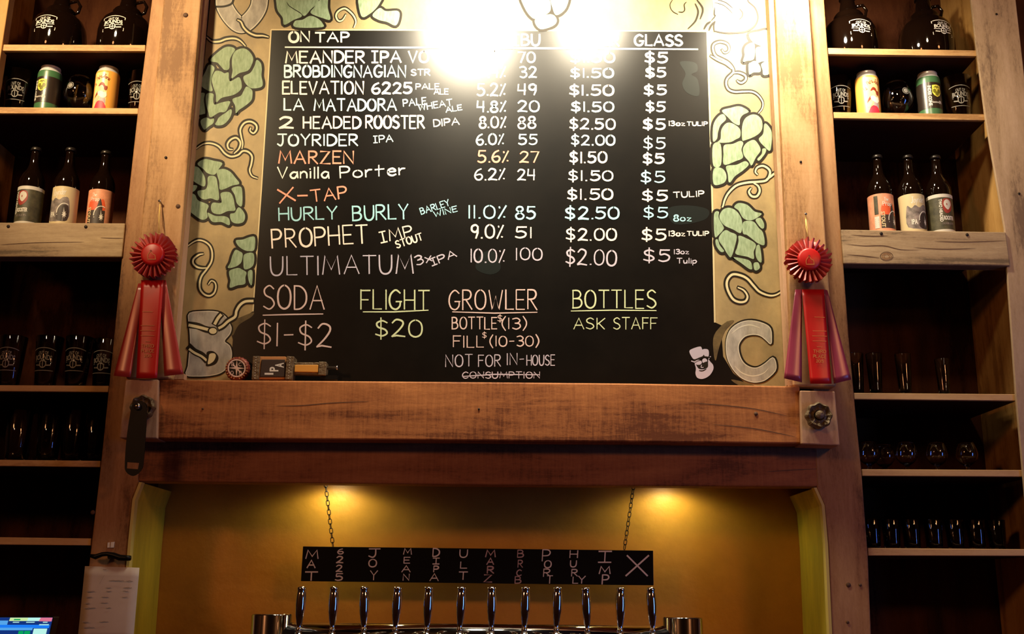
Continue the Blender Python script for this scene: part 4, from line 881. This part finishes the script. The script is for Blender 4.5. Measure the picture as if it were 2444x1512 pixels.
def make_snifter(label, u_off, seal=True, group='snifter glasses', sc=1.0):
    t = mk('snifter_glass', label, 'glass', group)
    out_ = [(.033, 0), (.033, .002), (.010, .006), (.0065, .014), (.009, .022), (.0065, .028), (.012, .034), (.030, .046), (.043, .064), (.0465, .082), (.043, .104), (.034, .128), (.031, .135)]
    inn = [(.0295, .135), (.0325, .127), (.0415, .104), (.045, .082), (.0415, .065), (.028, .048), (.010, .038), (.0001, .036)]
    if sc != 1: out_ = [(r*sc, h*sc) for r, h in out_]; inn = [(r*sc, h*sc) for r, h in inn]
    mb = MB(); mb.lathe(out_+inn, 'glass', 36, cap0=True); obj('glass_bowl', mb, t)
    if seal:
        pt, rm_ = surf_paint(out_, lift=.0004)
        pt.ribbon(circ(u_off, .095, .010, .010, 18), .0016, 'etch', closed=True); pt.fill(circ(u_off, .095, .007, .007, 14), 'etch'); pt.obj('etched_seal', t)
    return t
CANP = [(.024, 0), (.027, .003), (.0325, .010), (.033, .014), (.033, .133), (.0315, .140), (.0270, .150), (.0262, .1525), (.0272, .155), (.0265, .1575)]
def can_base(label, mlab):
    t = mk('tall_beer_can', label, 'can', 'tall cans on the display shelves')
    mb = MB(); mb.lathe(CANP+[(.0255, .1578), (.0245, .154), (.0001, .154)], 'alu', 36); obj('can_shell', mb, t)
    mb = MB(); mb.lathe([(.0333, .0125), (.0333, .1325), (.0320, .1385)], mlab, 40, cap0=False, cap1=False); obj('can_wrap', mb, t)
    return t
def make_green_can(label, u):
    t = can_base(label, 'cangreen')
    pt, rm_ = surf_paint([(.0334, 0), (.0334, .2)], lift=.0003)
    strip_rect(pt, -.10, .10, .038, .118, 'canblack', 60)
    pt.l = .0007
    pt.fill([(u-.013, .108), (u, .110), (u+.013, .108), (u+.0135, .085), (u+.009, .077), (u, .072), (u-.009, .077), (u-.0135, .085)], 'yellowp', False)
    for dx, dz, rx in ((-.0065, .090, .005), (.0065, .090, .005), (0, .082, .0055)): pt.fill(circ(u+dx, dz, rx, .0068, 12), 'olivep')
    pt.fill([(u-.010, .100), (u-.003, .106), (u, .104), (u+.003, .106), (u+.010, .100), (u+.002, .101), (u, .095), (u-.002, .101)], 'olivep')
    word(pt, 'INDEE CONE', u-.0205, .076, .062, .0095, 'decal', rot=-pi/2, bold=.04)
    word(pt, 'Session', u-.006, .056, .019, .006, 'decal', bold=.01); word(pt, 'IPA', u+.0095, .056, .010, .0095, 'decal', bold=.04)
    pt.obj('can_artwork', t); return t
def make_orange_can(label, u):
    t = can_base(label, 'canorange')
    pt, rm_ = surf_paint([(.0334, 0), (.0334, .2)], lift=.0003)
    strip_rect(pt, u-.022, u+.018, .014, .132, 'canpeach', 24); pt.l = .0007
    def f(s_, m_): pt.fill([(u+a/1000, b/1000) for a, b in pts_(s_)], m_); 
    f("-16,14 -14,28 -8,40 0,44 8,42 15,34 18,14", 'skirt'); f("0,44 2,54 14,52 16,36 8,42", 'violet'); f("-2,60 -12,52 -18,44 -14,38 -4,48", 'skin'); f("-18,52 -14,64 -8,72 -6,66 -14,56", 'hair')
    f("-6,84 -2,92 4,88 10,76 8,70 0,74", 'skin'); f("-7,90 0,100 8,98 12,90 18,88 16,76 10,78 8,86 2,92 -4,88", 'hair'); f("-8,70 0,74 8,70 16,70 18,58 10,52 0,56 -6,62", 'blouse')
    scribe(pt, 'La', u-.021, u-.015, .090, .013, 'hair', .0013, y1=.094, sgn=1, jit=0); scribe(pt, 'Mata', u-.013, u+.002, .107, .012, 'hair', .0013, y1=.115, sgn=1, jit=0); scribe(pt, 'Jora', u+.003, u+.019, .116, .012, 'hair', .0013, y1=.108, sgn=1, jit=0)
    pt.obj('can_artwork', t); return t
BOT = [(.030, 0), (.0335, .004), (.0345, .012), (.0345, .142), (.033, .156), (.027, .172), (.0185, .186), (.0145, .198), (.0125, .215), (.0118, .236), (.0122, .243)]
def make_bottle(kind, label, u):
    t = mk('beer_bottle', label, 'bottle', 'beer bottles on the shelf beams')
    mb = MB(); mb.lathe(BOT, 'amber', 40); obj('bottle_body', mb, t)
    mb = MB(); mb.lathe([(.0145, .243), (.0150, .246), (.0142, .251), (.0125, .2535), (.0001, .254)], 'capm', 28); obj('crown_cap', mb, t)
    r = .0347; pt, rm_ = surf_paint([(r, 0), (r, .2)], lift=.0003); W = .062
    def f(s_, m_): pt.fill([(u+a/1000, b/1000) for a, b in pts_(s_)], m_)
    def wedge(m_):
        pt.ribbon(circ(u+.020, .052, .019, .026, 20, pi*.35, pi*1.02, True), .0022, m_)
        pt.ribbon([(u+.002, .045), (u+.018, .046)], .0022, m_)
        for k in range(8):
            a_ = k*pi/4+.2; ln = (.022 if k == 2 else .012); x, y = u+.021, .046
            pt.face([(x+ln*.55*cos(a_), y+ln*sin(a_)), (x+.0022*cos(a_+.8), y+.003*sin(a_+.8)), (x, y), (x+.0022*cos(a_-.8), y+.003*sin(a_-.8))], m_)
    if kind == 'rooster':
        strip_rect(pt, -W, W, .014, .128, 'lgreen', 50); strip_rect(pt, -W, W, .118, .128, 'lwhite', 50); strip_rect(pt, -W, W, .014, .025, 'lwhite', 50)
        f("-10,112 12,112 16,90 8,76 -4,72 -12,86", 'dimred'); f("-6,108 2,112 10,108 13,98 8,88 2,82 -5,88 -9,98", 'lwhite'); f("-2,98 1,101 1,94", 'dimred')
        word(pt, 'TWO HEADED', u-.017, .080, .066, .0085, 'decal', rot=-pi/2, bold=.03); word(pt, 'ROOSTER', u+.004, .058, .030, .012, 'decal', bold=.04); word(pt, 'DOUBLE IPA', u+.001, .042, .034, .006, 'lgrey', bold=.02)
    elif kind == 'joyrider':
        strip_rect(pt, -W, W, .014, .128, 'lcream', 50); f("-30,92 -18,86 -8,94 4,88 16,96 30,90 30,32 -30,32", 'lgrey'); f("2,30 2,58 14,72 30,70 30,30", 'lblack')
        scribe(pt, 'Joyrider', u-.017, u+.020, .100, .018, 'decal', .0017, y1=.104, sgn=1, jit=0, slant=.2); pt.ribbon([(u-.004, .096), (u+.02, .098)], .0012, 'decal')
        word(pt, 'IPA', u-.012, .046, .016, .015, 'decal', bold=.03); wedge('decal'); 
    else:
        strip_rect(pt, -W, W, .014, .128, 'lpink', 50); f("-16,92 -4,98 10,92 24,98 28,64 -14,64", 'lred'); f("8,76 14,100 20,84 22,66 8,66", 'lblack')
        strip_rect(pt, u-.020, u+.030, .027, .066, 'lblack', 16)
        scribe(pt, 'The', u-.008, u+.004, .106, .010, 'decal', .0014, sgn=1, jit=0); scribe(pt, 'Prop', u-.012, u+.012, .092, .012, 'decal', .0016, sgn=1, jit=0)
        word(pt, 'STOUT', u-.0135, .052, .046, .010, 'lcream', rot=-pi/2, bold=.03); wedge('decal')
        if u > 0:
            strip_rect(pt, u-.036, u-.025, .068, .122, 'lgreen', 4); strip_rect(pt, u-.037, u-.024, .028, .062, 'lwhite', 4)
            for k in range(5): pt.ribbon([(u-.035, .034+k*.005), (u-.026, .034+k*.005)], .0016, 'lgrey')
    pt.obj('bottle_label', t); return t
def tilt_u(px): return 0
YI = 2.905   # centre line of items near the front of the shelves
Z1L, Z2L, ZBL, Z3L, Z4L = shelf_z(170,107), shelf_z(170,257), P(170,532,YP-.006).z-.004, shelf_z(150,920), shelf_z(120,1097)
Z1R, Z2R, ZBR, Z3R, Z4R, Z5R = shelf_z(2150,117), shelf_z(2170,270), P(2200,550,YP-.006).z-.004, shelf_z(2230,939), shelf_z(2250,1120), shelf_z(2270,1309)
place(make_growler('dark growler on the left top shelf, leftmost, white badge facing left', -.010), 138, 100, YI+.02, Z1L)
place(make_growler('dark growler on the left top shelf, next to the upright, white badge in front', -.010), 298, 100, YI+.02, Z1L)
place(make_growler('dark growler on the right top shelf, next to the upright', .010), 2030, 110, YI+.02, Z1R)
place(make_growler('dark growler on the right top shelf, beside the outer panel', .022), 2212, 112, YI+.02, Z1R)
place(make_pint('etched pint glass at the left end of the left display shelf', .008), 40, 255, YI, Z2L)
place(make_green_can('tall green can with yellow hop shield on the left shelf', -.006), 111, 255, YI-.02, Z2L)
place(make_snifter('round snifter between the two cans on the left shelf', -.012), 187, 256, YI, Z2L)
place(make_orange_can('tall orange can with a woman in a red skirt, left shelf', -.004), 250, 256, YI-.02, Z2L)
place(make_pint('etched pint glass half hidden by the left upright', .002), 333, 257, YI+.01, Z2L)
place(make_pint('etched pint glass half hidden by the right upright', -.004), 2003, 267, YI+.01, Z2R)
place(make_orange_can('tall orange can with a woman in a red skirt, right shelf', .004), 2074, 267, YI-.02, Z2R)
place(make_snifter('round snifter between the two cans on the right shelf', .012), 2143, 268, YI, Z2R)
place(make_green_can('tall green can with yellow hop shield on the right shelf', .010), 2221, 269, YI-.02, Z2R)
place(make_pint('etched pint glass at the outer end of the right display shelf', -.006), 2288, 270, YI, Z2R)
place(make_bottle('rooster', 'beer bottle with two-headed rooster label, leftmost on the left shelf beam', -.008), 67, 520, YI-.03, ZBL)
place(make_bottle('joyrider', 'beer bottle with cream and grey label, middle of the left shelf beam', -.006), 151, 520, YI-.03, ZBL)
place(make_bottle('stout', 'beer bottle with red-orange label, nearest the upright on the left shelf beam', -.004), 238, 512, YI-.01, ZBL)
place(make_bottle('stout', 'beer bottle with salmon label and barcode, nearest the upright on the right shelf beam', .006), 2106, 540, YI-.03, ZBR)
place(make_bottle('joyrider', 'beer bottle with cream and grey label, middle of the right shelf beam', .004), 2180, 540, YI-.03, ZBR)
place(make_bottle('rooster', 'beer bottle with two-headed rooster label, outermost on the right shelf beam', .006), 2247, 540, YI-.03, ZBR)
# rows of glasses on the lower shelves
g0 = make_pint('x', 0, 'pint glasses on the third left shelf', 'etch', .150, .026, .037)
place(g0, 20, 915, YI, Z3L); g0['label'] = 'pint glass on the third left shelf, at its far left end'
for px, Y_, lab in ((108, YI, 'pint glass on the third left shelf, second from the left'), (180, YI, 'pint glass on the third left shelf, third from the left'), (246, YI+.03, 'pint glass on the third left shelf, touching the upright')):
    c_ = copy_tree(g0); place(c_, px, 915, Y_, Z3L); c_['label'] = lab
g1 = make_pint('x', 0, 'plain tumblers on the fourth left shelf', None, .140, .026, .035)
place(g1, 36, 1092, YI, Z4L); g1['label'] = 'plain tumbler at the far left end of the fourth left shelf'
for px, Y_, lab in ((84, YI+.07, 'plain tumbler in the back row, between the first two on the fourth left shelf'), (112, YI, 'plain tumbler second from the left on the fourth left shelf'), (170, YI, 'plain tumbler third from the left on the fourth left shelf'), (222, YI+.03, 'plain tumbler next to the upright on the fourth left shelf')):
    c_ = copy_tree(g1); place(c_, px, 1092, Y_, Z4L); c_['label'] = lab
t = mk('flute_glass', 'tall narrow glass peeking out beside the right upright, third right shelf', 'glass', 'tall narrow glasses on the third right shelf')
mb = MB(); mb.lathe([(.017, 0), (.0175, .004), (.0165, .02), (.0215, .125), (.0212, .1262), (.0202, .125), (.0152, .022), (.0001, .018)], 'glass', 30); obj('glass_body', mb, t)
place(t, 2047, 933, YI, Z3R)
for px, lab in ((2091, 'tall narrow glass with a blue streak, second on the third right shelf'), (2161, 'tall narrow glass, third on the third right shelf'), (2254, 'tall narrow glass, outermost on the third right shelf')):
    c_ = copy_tree(t); place(c_, px, 934, YI, Z3R); c_['label'] = lab
    if px == 2254: c_.scale = (.9, .9, .9)
s0 = make_snifter('small snifter closest to the right upright, fourth right shelf', 0, False, 'small snifters on the fourth right shelf', .62); place(s0, 2076, 1116, YI, Z4R)
for px, Y_, lab in ((2112, YI+.05, 'small snifter set back, second on the fourth right shelf'), (2166, YI, 'small snifter third on the fourth right shelf'), (2238, YI, 'small snifter fourth on the fourth right shelf'), (2310, YI, 'small snifter outermost on the fourth right shelf')):
    c_ = copy_tree(s0); place(c_, px, 1116, Y_, Z4R); c_['label'] = lab
t = mk('taster_glass', 'straight taster glass closest to the upright, lowest right shelf', 'glass', 'taster glasses on the lowest right shelf')
mb = MB(); mb.lathe([(.0195, 0), (.0205, .003), (.0235, .078), (.023, .079), (.0221, .078), (.0185, .010), (.0001, .008)], 'glass', 30); obj('glass_body', mb, t)
place(t, 2083, 1305, YI, Z5R)
for px, lab in ((2130, 'taster glass second from the upright, lowest right shelf'), (2178, 'taster glass third from the upright, lowest right shelf'), (2231, 'taster glass in the middle of the lowest right shelf'), (2282, 'taster glass fifth from the upright, lowest right shelf'), (2333, 'taster glass sixth from the upright, lowest right shelf'), (2382, 'taster glass outermost on the lowest right shelf')):
    c_ = copy_tree(t); place(c_, px, 1305, YI, Z5R); c_['label'] = lab

# ================================================================== HANGING SIGN AND CHAINS
YH = 2.96
sp = quad([(723,1303),(1559,1313),(1560,1396),(718,1386)], YH)
t = thing('hanging_tap_sign', 'long black tap list sign hanging on two chains over the taps', 'sign', (0, YH, min(p[1] for p in sp)))
mb = MB(); mb.prism(sp, YH, YH+.012, 'black'); obj('sign_board', mb, t, bevel=.001)
pt_h = lambda x, y, l: Vector((P(x, y, YH).x, YH-l, P(x, y, YH).z))
def hp(): return Paint(pt_h, .0006)
HZ = "623,980"
cols = [  # letters with px boxes (x0,x1,y_base,height) top to bottom
 ('MAT', 'c_sign', [(730,759,1332,20),(733,752,1354,18),(728,757,1384,20)], 4),
 ('6225', 'c_sign', [(806,819,1321,12),(803,818,1342,15),(802,816,1363,15),(800,817,1384,16)], 3.2),
 ('JOY', 'c_sign', [(880,904,1329,20),(880,898,1352,18),(883,900,1383,22)], 3.2),
 ('MEAN', 'c_sign', [(963,982,1322,14),(964,978,1343,14),(959,979,1364,15),(962,976,1384,15)], 3.2),
 ('D!PA', 'c_sign', [(1033,1048,1327,19),(1033,1048,1345,14),(1035,1046,1364,14),(1026,1046,1385,17)], 3.2),
 ('ULT', 'c_sign', [(1097,1115,1329,18),(1099,1114,1355,15),(1095,1115,1382,18)], 3.2),
 ('MARZ', 'c_pink', [(1159,1182,1328,16),(1162,1178,1346,15),(1163,1178,1367,16),(1155,1173,1388,17)], 3.6),
 ('BRCB', 'c_pink', [(1235,1249,1329,17),(1236,1247,1353,17),(1233,1244,1373,14),(1229,1243,1391,16)], 2.6),
 ('PORT', 'c_sign', [(1294,1312,1338,27),(1299,1315,1354,17),(1297,1313,1375,18),(1305,1318,1391,18)], 3.0),
 ('HURLY', 'c_sign', [(1360,1378,1330,17),(1361,1375,1352,15),(1364,1378,1374,16),(1367,1379,1391,15),(1380,1396,1391,17)], 3.2),
 ('!MP', 'c_sign', [(1428,1458,1341,26),(1430,1456,1368,17),(1437,1452,1393,22)], 3.8),
 ('X', 'c_sign', [(1494,1545,1373,48)], 5),
]
for wd, m_, boxes, w_ in cols:
    pt = hp()
    for ch, (x0, x1, yb, h) in zip(wd, boxes): scribe(pt, ch, x0, x1, yb, h, m_, w_, jit=.0, slant=.06)
    pt.obj('chalk_word', t)
link_meshes = {}
def link_mesh(a_, wdt, hgt):
    pts = [Vector((wdt*cos(q)*.5, 0, (hgt-wdt)*.5*(1 if sin(q) > 0 else -1)+wdt*sin(q)*.5)) for q in [2*pi*(i+.5)/14 for i in range(14)]]
    mb = MB(); mb.tube(pts, .0011, 'iron', 5, closed=True); return mb
for hx, (x0, y0), (x1, y1) in ((0, (774,1151), (795,1305)), (1, (1516,1157), (1490,1310))):
    top = P(x0, y0-22, YH+.006); bot = P(x1, y1, YH+.006); v = bot-top; L_ = v.length; n = max(3, round(L_/.0125))
    ch = bpy.data.objects.new('chain', None); C.objects.link(ch); ch.parent = t; ch.location = top-origin(t); ORG[ch.name] = top.copy(); ch.empty_display_size = .02
    q = v.to_track_quat('-Z', 'Y').to_euler(); me = None
    for i in range(n):
        pos = v*((i+.5)/n)
        if me is None:
            mb = link_mesh(0, .0085, L_/n*1.22); o = obj('chain_link', mb, None); o.parent = ch; me = o.data
            o.location = pos
        else:
            o = bpy.data.objects.new('chain_link', me); C.objects.link(o); o.parent = ch; o.location = pos
        qq = v.to_track_quat('-Z', 'Y') @ Vector((0, 0, 1)).rotation_difference(Vector((0, 0, 1)))
        o.rotation_mode = 'QUATERNION'
        from mathutils import Quaternion
        o.rotation_quaternion = v.to_track_quat('-Z', 'Y') @ Quaternion((0, 0, 1), radians(25 if i % 2 else 110))

# puck lamps hidden behind the lower beam
for px, lab in ((792, 'small round puck lamp under the beam above the left chain'), (1600, 'small round puck lamp under the beam above the right chain')):
    p = P(px, 1140, 2.97); t = thing('puck_lamp', lab, 'lamp', (p.x, 2.975, ZSOF-.012))
    mb = MB(); mb.lathe([(.03, ZSOF-.012), (.032, ZSOF-.006), (.032, ZSOF)], 'steel', 24, c=(p.x, 2.99, 0)); obj('lamp_housing', mb, t)
    mb = MB(); mb.lathe([(.0001, ZSOF-.0135), (.022, ZSOF-.0135), (.024, ZSOF-.0122)], 'lamp', 20, c=(p.x, 2.99, 0), cap0=False, cap1=False); obj('lens', mb, t)
    spot('puck_light', (p.x, 2.995, ZSOF-.018), (p.x, 3.02, ZSOF-1), 1.6, (1, 1, .42), 168, .35, .03)

# ================================================================== BEER TOWER
YTW = 2.66; ztop = P(650, 1462, YTW).z; zc = .95
t = thing('beer_tower', 'polished chrome beer tower with twelve taps in front of the niche', 'beer tower', (0, YTW, zc))
for xa, xb in ((602, 697), (1582, 1676)):
    pa, pb = P(xa, 1462, YTW), P(xb, 1462, YTW); cx = (pa.x+pb.x)/2; R = (pb.x-pa.x)/2
    mb = MB(); zt = P((xa+xb)/2, 1464 if xa < 1000 else 1472, YTW).z
    mb.lathe([(R*1.25, zc), (R*1.25, zc+.01), (R, zc+.014), (R, zt-.003), (R*.96, zt)], 'chrome', 48, c=(cx, YTW, 0)); obj('column', mb, t)
xl, xr = P(697, 1490, YTW).x-.03, P(1582, 1490, YTW).x+.03
zr = P(1140, 1489, YTW-.03).z-.036
mb = MB(); mb.lathe([(.036, xl), (.036, xr)], 'chrome', 40, c=(0, YTW, zr), axis='x'); obj('cross_pipe', mb, t)
tops = [720.5, 797.5, 869.5, 949.5, 1023.5, 1102, 1173.5, 1254.5, 1331, 1397.5, 1481.5, 1553]; bots = [713, 792.5, 868, 943, 1018.5, 1097, 1172.5, 1251, 1327.5, 1402, 1480, 1558]
YH2 = 2.585
hprof = [(.0001, -.004), (.006, -.003), (.0075, .001), (.006, .005), (.0052, .008), (.0062, .014), (.0085, .028), (.0108, .046), (.0118, .062), (.0116, .078), (.0104, .092), (.0092, .098), (.0098, .100), (.0104, .103), (.0098, .106), (.006, .1085), (.0001, .1095)]
f0 = None
for i, (a_, b_) in enumerate(zip(tops, bots)):
    yb = 1503 if i < 9 else 1505
    B0 = P(b_, yb, YH2); T0 = P(a_, 1398 + i*.5, YH2+.004); L_ = (T0-B0).length
    fo = bpy.data.objects.new('faucet', None); C.objects.link(fo); fo.parent = t; fo.location = B0-origin(t); ORG[fo.name] = B0.copy(); fo.empty_display_size = .02
    mb = MB(); mb.lathe([(.010, -.055), (.0125, -.05), (.0125, -.022), (.010, -.014), (.007, -.004)], 'chrome', 20)
    mb.tube([(0, 0, -.036), (0, .05, -.036)], .009, 'chrome', 16); mb.tube([(0, -.004, -.04), (0, -.022, -.055), (0, -.028, -.095)], [.0085, .008, .0065], 'chrome', 14)
    if f0 is None:
        o1 = obj('faucet_body', mb); mb = MB(); mb.lathe([(r, h*L_/.1095) for r, h in hprof], 'chrome', 28); o2 = obj('tap_handle', mb); o1.parent = fo; o2.parent = fo; f0 = (o1.data, o2.data)
    else:
        o1 = bpy.data.objects.new('faucet_body', f0[0]); o2 = bpy.data.objects.new('tap_handle', f0[1])
        for o in (o1, o2): C.objects.link(o); o.parent = fo
    o2.rotation_mode = 'QUATERNION'; o2.rotation_quaternion = (T0-B0).to_track_quat('Z', 'Y')
# back counter
mb = MB(); mb.box(-2.2, 2.2, 2.42, 3.04, .91, .95, 'beam2'); t = thing('back_counter', 'dark wooden back counter under the beer tower', 'counter', (0, 2.7, 0)); obj('worktop', mb, t)
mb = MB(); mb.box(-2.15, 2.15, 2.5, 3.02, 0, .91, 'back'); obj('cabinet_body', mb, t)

# ================================================================== PAPER, CLIP, TAG, SCREEN
YPp = 2.775
pq = [(203,1350),(333,1354),(318,1530),(185,1530)]
q = quad(pq, YPp); t = thing('paper_sheet', 'white printed sheet pinned to the lower left upright', 'paper', (sum(p[0] for p in q)/4, YPp, min(p[1] for p in q)))
mb = MB(); vv = []; fs = []
for i in range(9):
    for j in range(7):
        f, g = i/8, j/6; x = (pq[0][0]*(1-g)+pq[1][0]*g)*(1-f)+(pq[3][0]*(1-g)+pq[2][0]*g)*f; y = (pq[0][1]*(1-g)+pq[1][1]*g)*(1-f)+1530*f
        p = P(x, y, YPp); vv.append(Vector((p.x, YPp-.004*sin(f*2.6)*sin(g*3), p.z)))
for i in range(8):
    for j in range(6): o_ = i*7+j; fs.append((o_, o_+7, o_+8, o_+1))
mb.add(vv, fs, 'paper', True); so = obj('sheet', mb, t).modifiers.new('thick', 'SOLIDIFY'); so.thickness = .0005; so.offset = 1
pt = Paint(lambda x, y, l: Vector((P(x, y, YPp).x, YPp-.006-l, P(x, y, YPp).z)), .0004)
rnd = random.Random(3)
for k, (y, segs) in enumerate(((1359, [(248,256)]), (1385, [(262,300)]), (1386, [(303,322)]), (1402, [(255,270), (297,318)]), (1410, [(208,230), (256,268), (296,310)]), (1424, [(206,222), (245,262), (294,308)]), (1438, [(204,216), (243,262)]), (1450, [(202,232), (255,268)]), (1483, [(198,214), (240,262)]), (1496, [(200,230)]))):
    for a_, b_ in segs: pt.ribbon([(x, y+rnd.uniform(-.8, .8)) for x in range(a_, b_+1, 4)], 1.8, 'print', taper=.4)
pt.ribbon([(251, 1372), (240, 1392)], 1.5, 'print', taper=.6)
pt.obj('printed_lines', t)
Y = 2.772; a_, b_ = P(214, 1325, Y), P(312, 1331, Y); t = thing('wall_clip', 'black wavy clip bar on the left upright above the paper', 'clip', (a_.x, Y, a_.z))
mb = MB(); pl = [P(x, y, Y) for x, y in ((214,1325),(228,1328),(244,1322),(256,1321),(270,1324),(286,1330),(300,1331),(312,1331))]
mb.tube(pl, [.004, .0065, .0055, .0055, .007, .0075, .0072, .006], 'black', 10); obj('bar', mb, t)
mb = MB(); p = P(262, 1328, Y); mb.lathe([(.006, .0), (.006, .026)], 'black', 12, c=(p.x, Y, p.z), axis='y'); obj('mount_peg', mb, t)
Y = YP-.001; pt = Paint(lambda x, y, l: Vector((P(x, y, Y).x, Y-l, P(x, y, Y).z)), .0)
q = quad([(257,1294),(273,1292),(271,1306),(256,1306)], Y-.002); mb = MB(); mb.prism(q, Y-.002, Y+.0005, 'white'); o = tag(obj('price_tag', mb, loc=(q[0][0], Y, q[2][1])), 'tiny white square tag on the lower left upright', 'tag')
mb = MB(); mb.prism(quad([(263,1293),(264.5,1293),(263.5,1305),(262.5,1305)], Y-.0028), Y-.0028, Y-.0018, 'stile'); obj('dark_bar', mb, o)
# point of sale screen
YM = 2.42
def mm(x, y, l):
    p = P(x, y, YM); zt_ = P(60, 1473, YM).z; return Vector((p.x, YM+(p.z-zt_)*.0-l, p.z))
TR = P(126, 1472, YM); BRx = P(95, 1620, YM)
t = thing('checkout_screen', 'lit checkout touch screen with blue panels at the lower left corner', 'screen', (P(-80, 1472, YM).x, YM+.03, zc))
mb = MB(); mb.prism([(p.x, p.z) for p in (P(-330,1470,YM), P(127.5,1470,YM), P(90,1640,YM), P(-370,1640,YM))], YM+.001, YM+.035, 'black'); obj('monitor_case', mb, t, bevel=.003)
mb = MB(); xx = P(-100, 1600, YM).x; mb.box(xx-.03, xx+.03, YM+.02, YM+.05, zc+.01, P(0, 1600, YM).z, 'black'); mb.box(xx-.1, xx+.1, YM-.05, YM+.1, zc, zc+.012, 'black'); obj('stand', mb, t)
pt = Paint(mm, .0002)
def sq(a_, m_): pt.face(a_, m_); pt.l += .0002
sq([(-325,1472.5),(126,1472.5),(92,1630),(-360,1630)], 's_navy')
sq([(-325,1480),(20,1480),(17,1490),(-325,1490)], 's_sky'); sq([(-325,1490),(119,1490),(117,1498),(-325,1498)], 's_blue'); sq([(-325,1497),(79,1497),(77,1503),(-325,1503)], 's_sky')
sq([(25,1473),(70,1473),(67,1481),(22,1481)], 's_lime'); sq([(68,1473),(100,1473),(97,1481),(65,1481)], 's_white'); sq([(98,1473),(126,1473),(123.5,1482),(93,1481.5)], 's_pink')
sq([(35,1476),(50,1476),(49,1479),(33,1479)], 's_green'); sq([(32,1483),(47,1483),(46,1485),(31,1485)], 's_white'); sq([(64,1483),(84,1483),(83,1485),(63,1485)], 's_white'); sq([(104,1483),(115,1483),(114,1485),(103,1485)], 's_white'); sq([(95,1488.5),(118,1488.5),(117,1491),(94,1491)], 's_white')
sq([(82,1499),(114,1499),(104,1540),(72,1540)], 's_white'); sq([(46,1504.5),(58,1504.5),(50,1540),(38,1540)], 's_green'); sq([(60,1504.5),(74,1504.5),(66,1540),(52,1540)], 's_green'); sq([(-60,1504.5),(36,1504.5),(28,1540),(-70,1540)], 's_navy')
pt.obj('display', t)

# ================================================================== TRACK LIGHT (above the frame)
t = thing('track_light_rail', 'black track light rail above the menu board', 'lamp', (.26, 2.36, 3.6))
mb = MB(); mb.box(-.5, 1.0, 2.34, 2.38, 3.62, 3.65, 'blackm'); obj('rail', mb, t)
mb = MB(); mb.tube([(-.3, 2.36, 3.65), (-.3, 2.36, 4.2)], .008, 'blackm'); mb.tube([(.8, 2.36, 3.65), (.8, 2.36, 4.2)], .008, 'blackm'); obj('rail_drop', mb, t)
for l_, a_, p_, r_ in HEADS:
    d = (Vector(a_)-Vector(l_)).normalized(); b_ = Vector(l_)-d*.03; mb = MB(); mb.tube([b_-d*.09, b_-d*.085, b_-d*.01], [.02, .045, .05], 'blackm', 20); mb.tube([b_-d*.08, Vector((l_[0], 2.36, 3.625))], .006, 'blackm', 8); obj('lamp_head', mb, t)
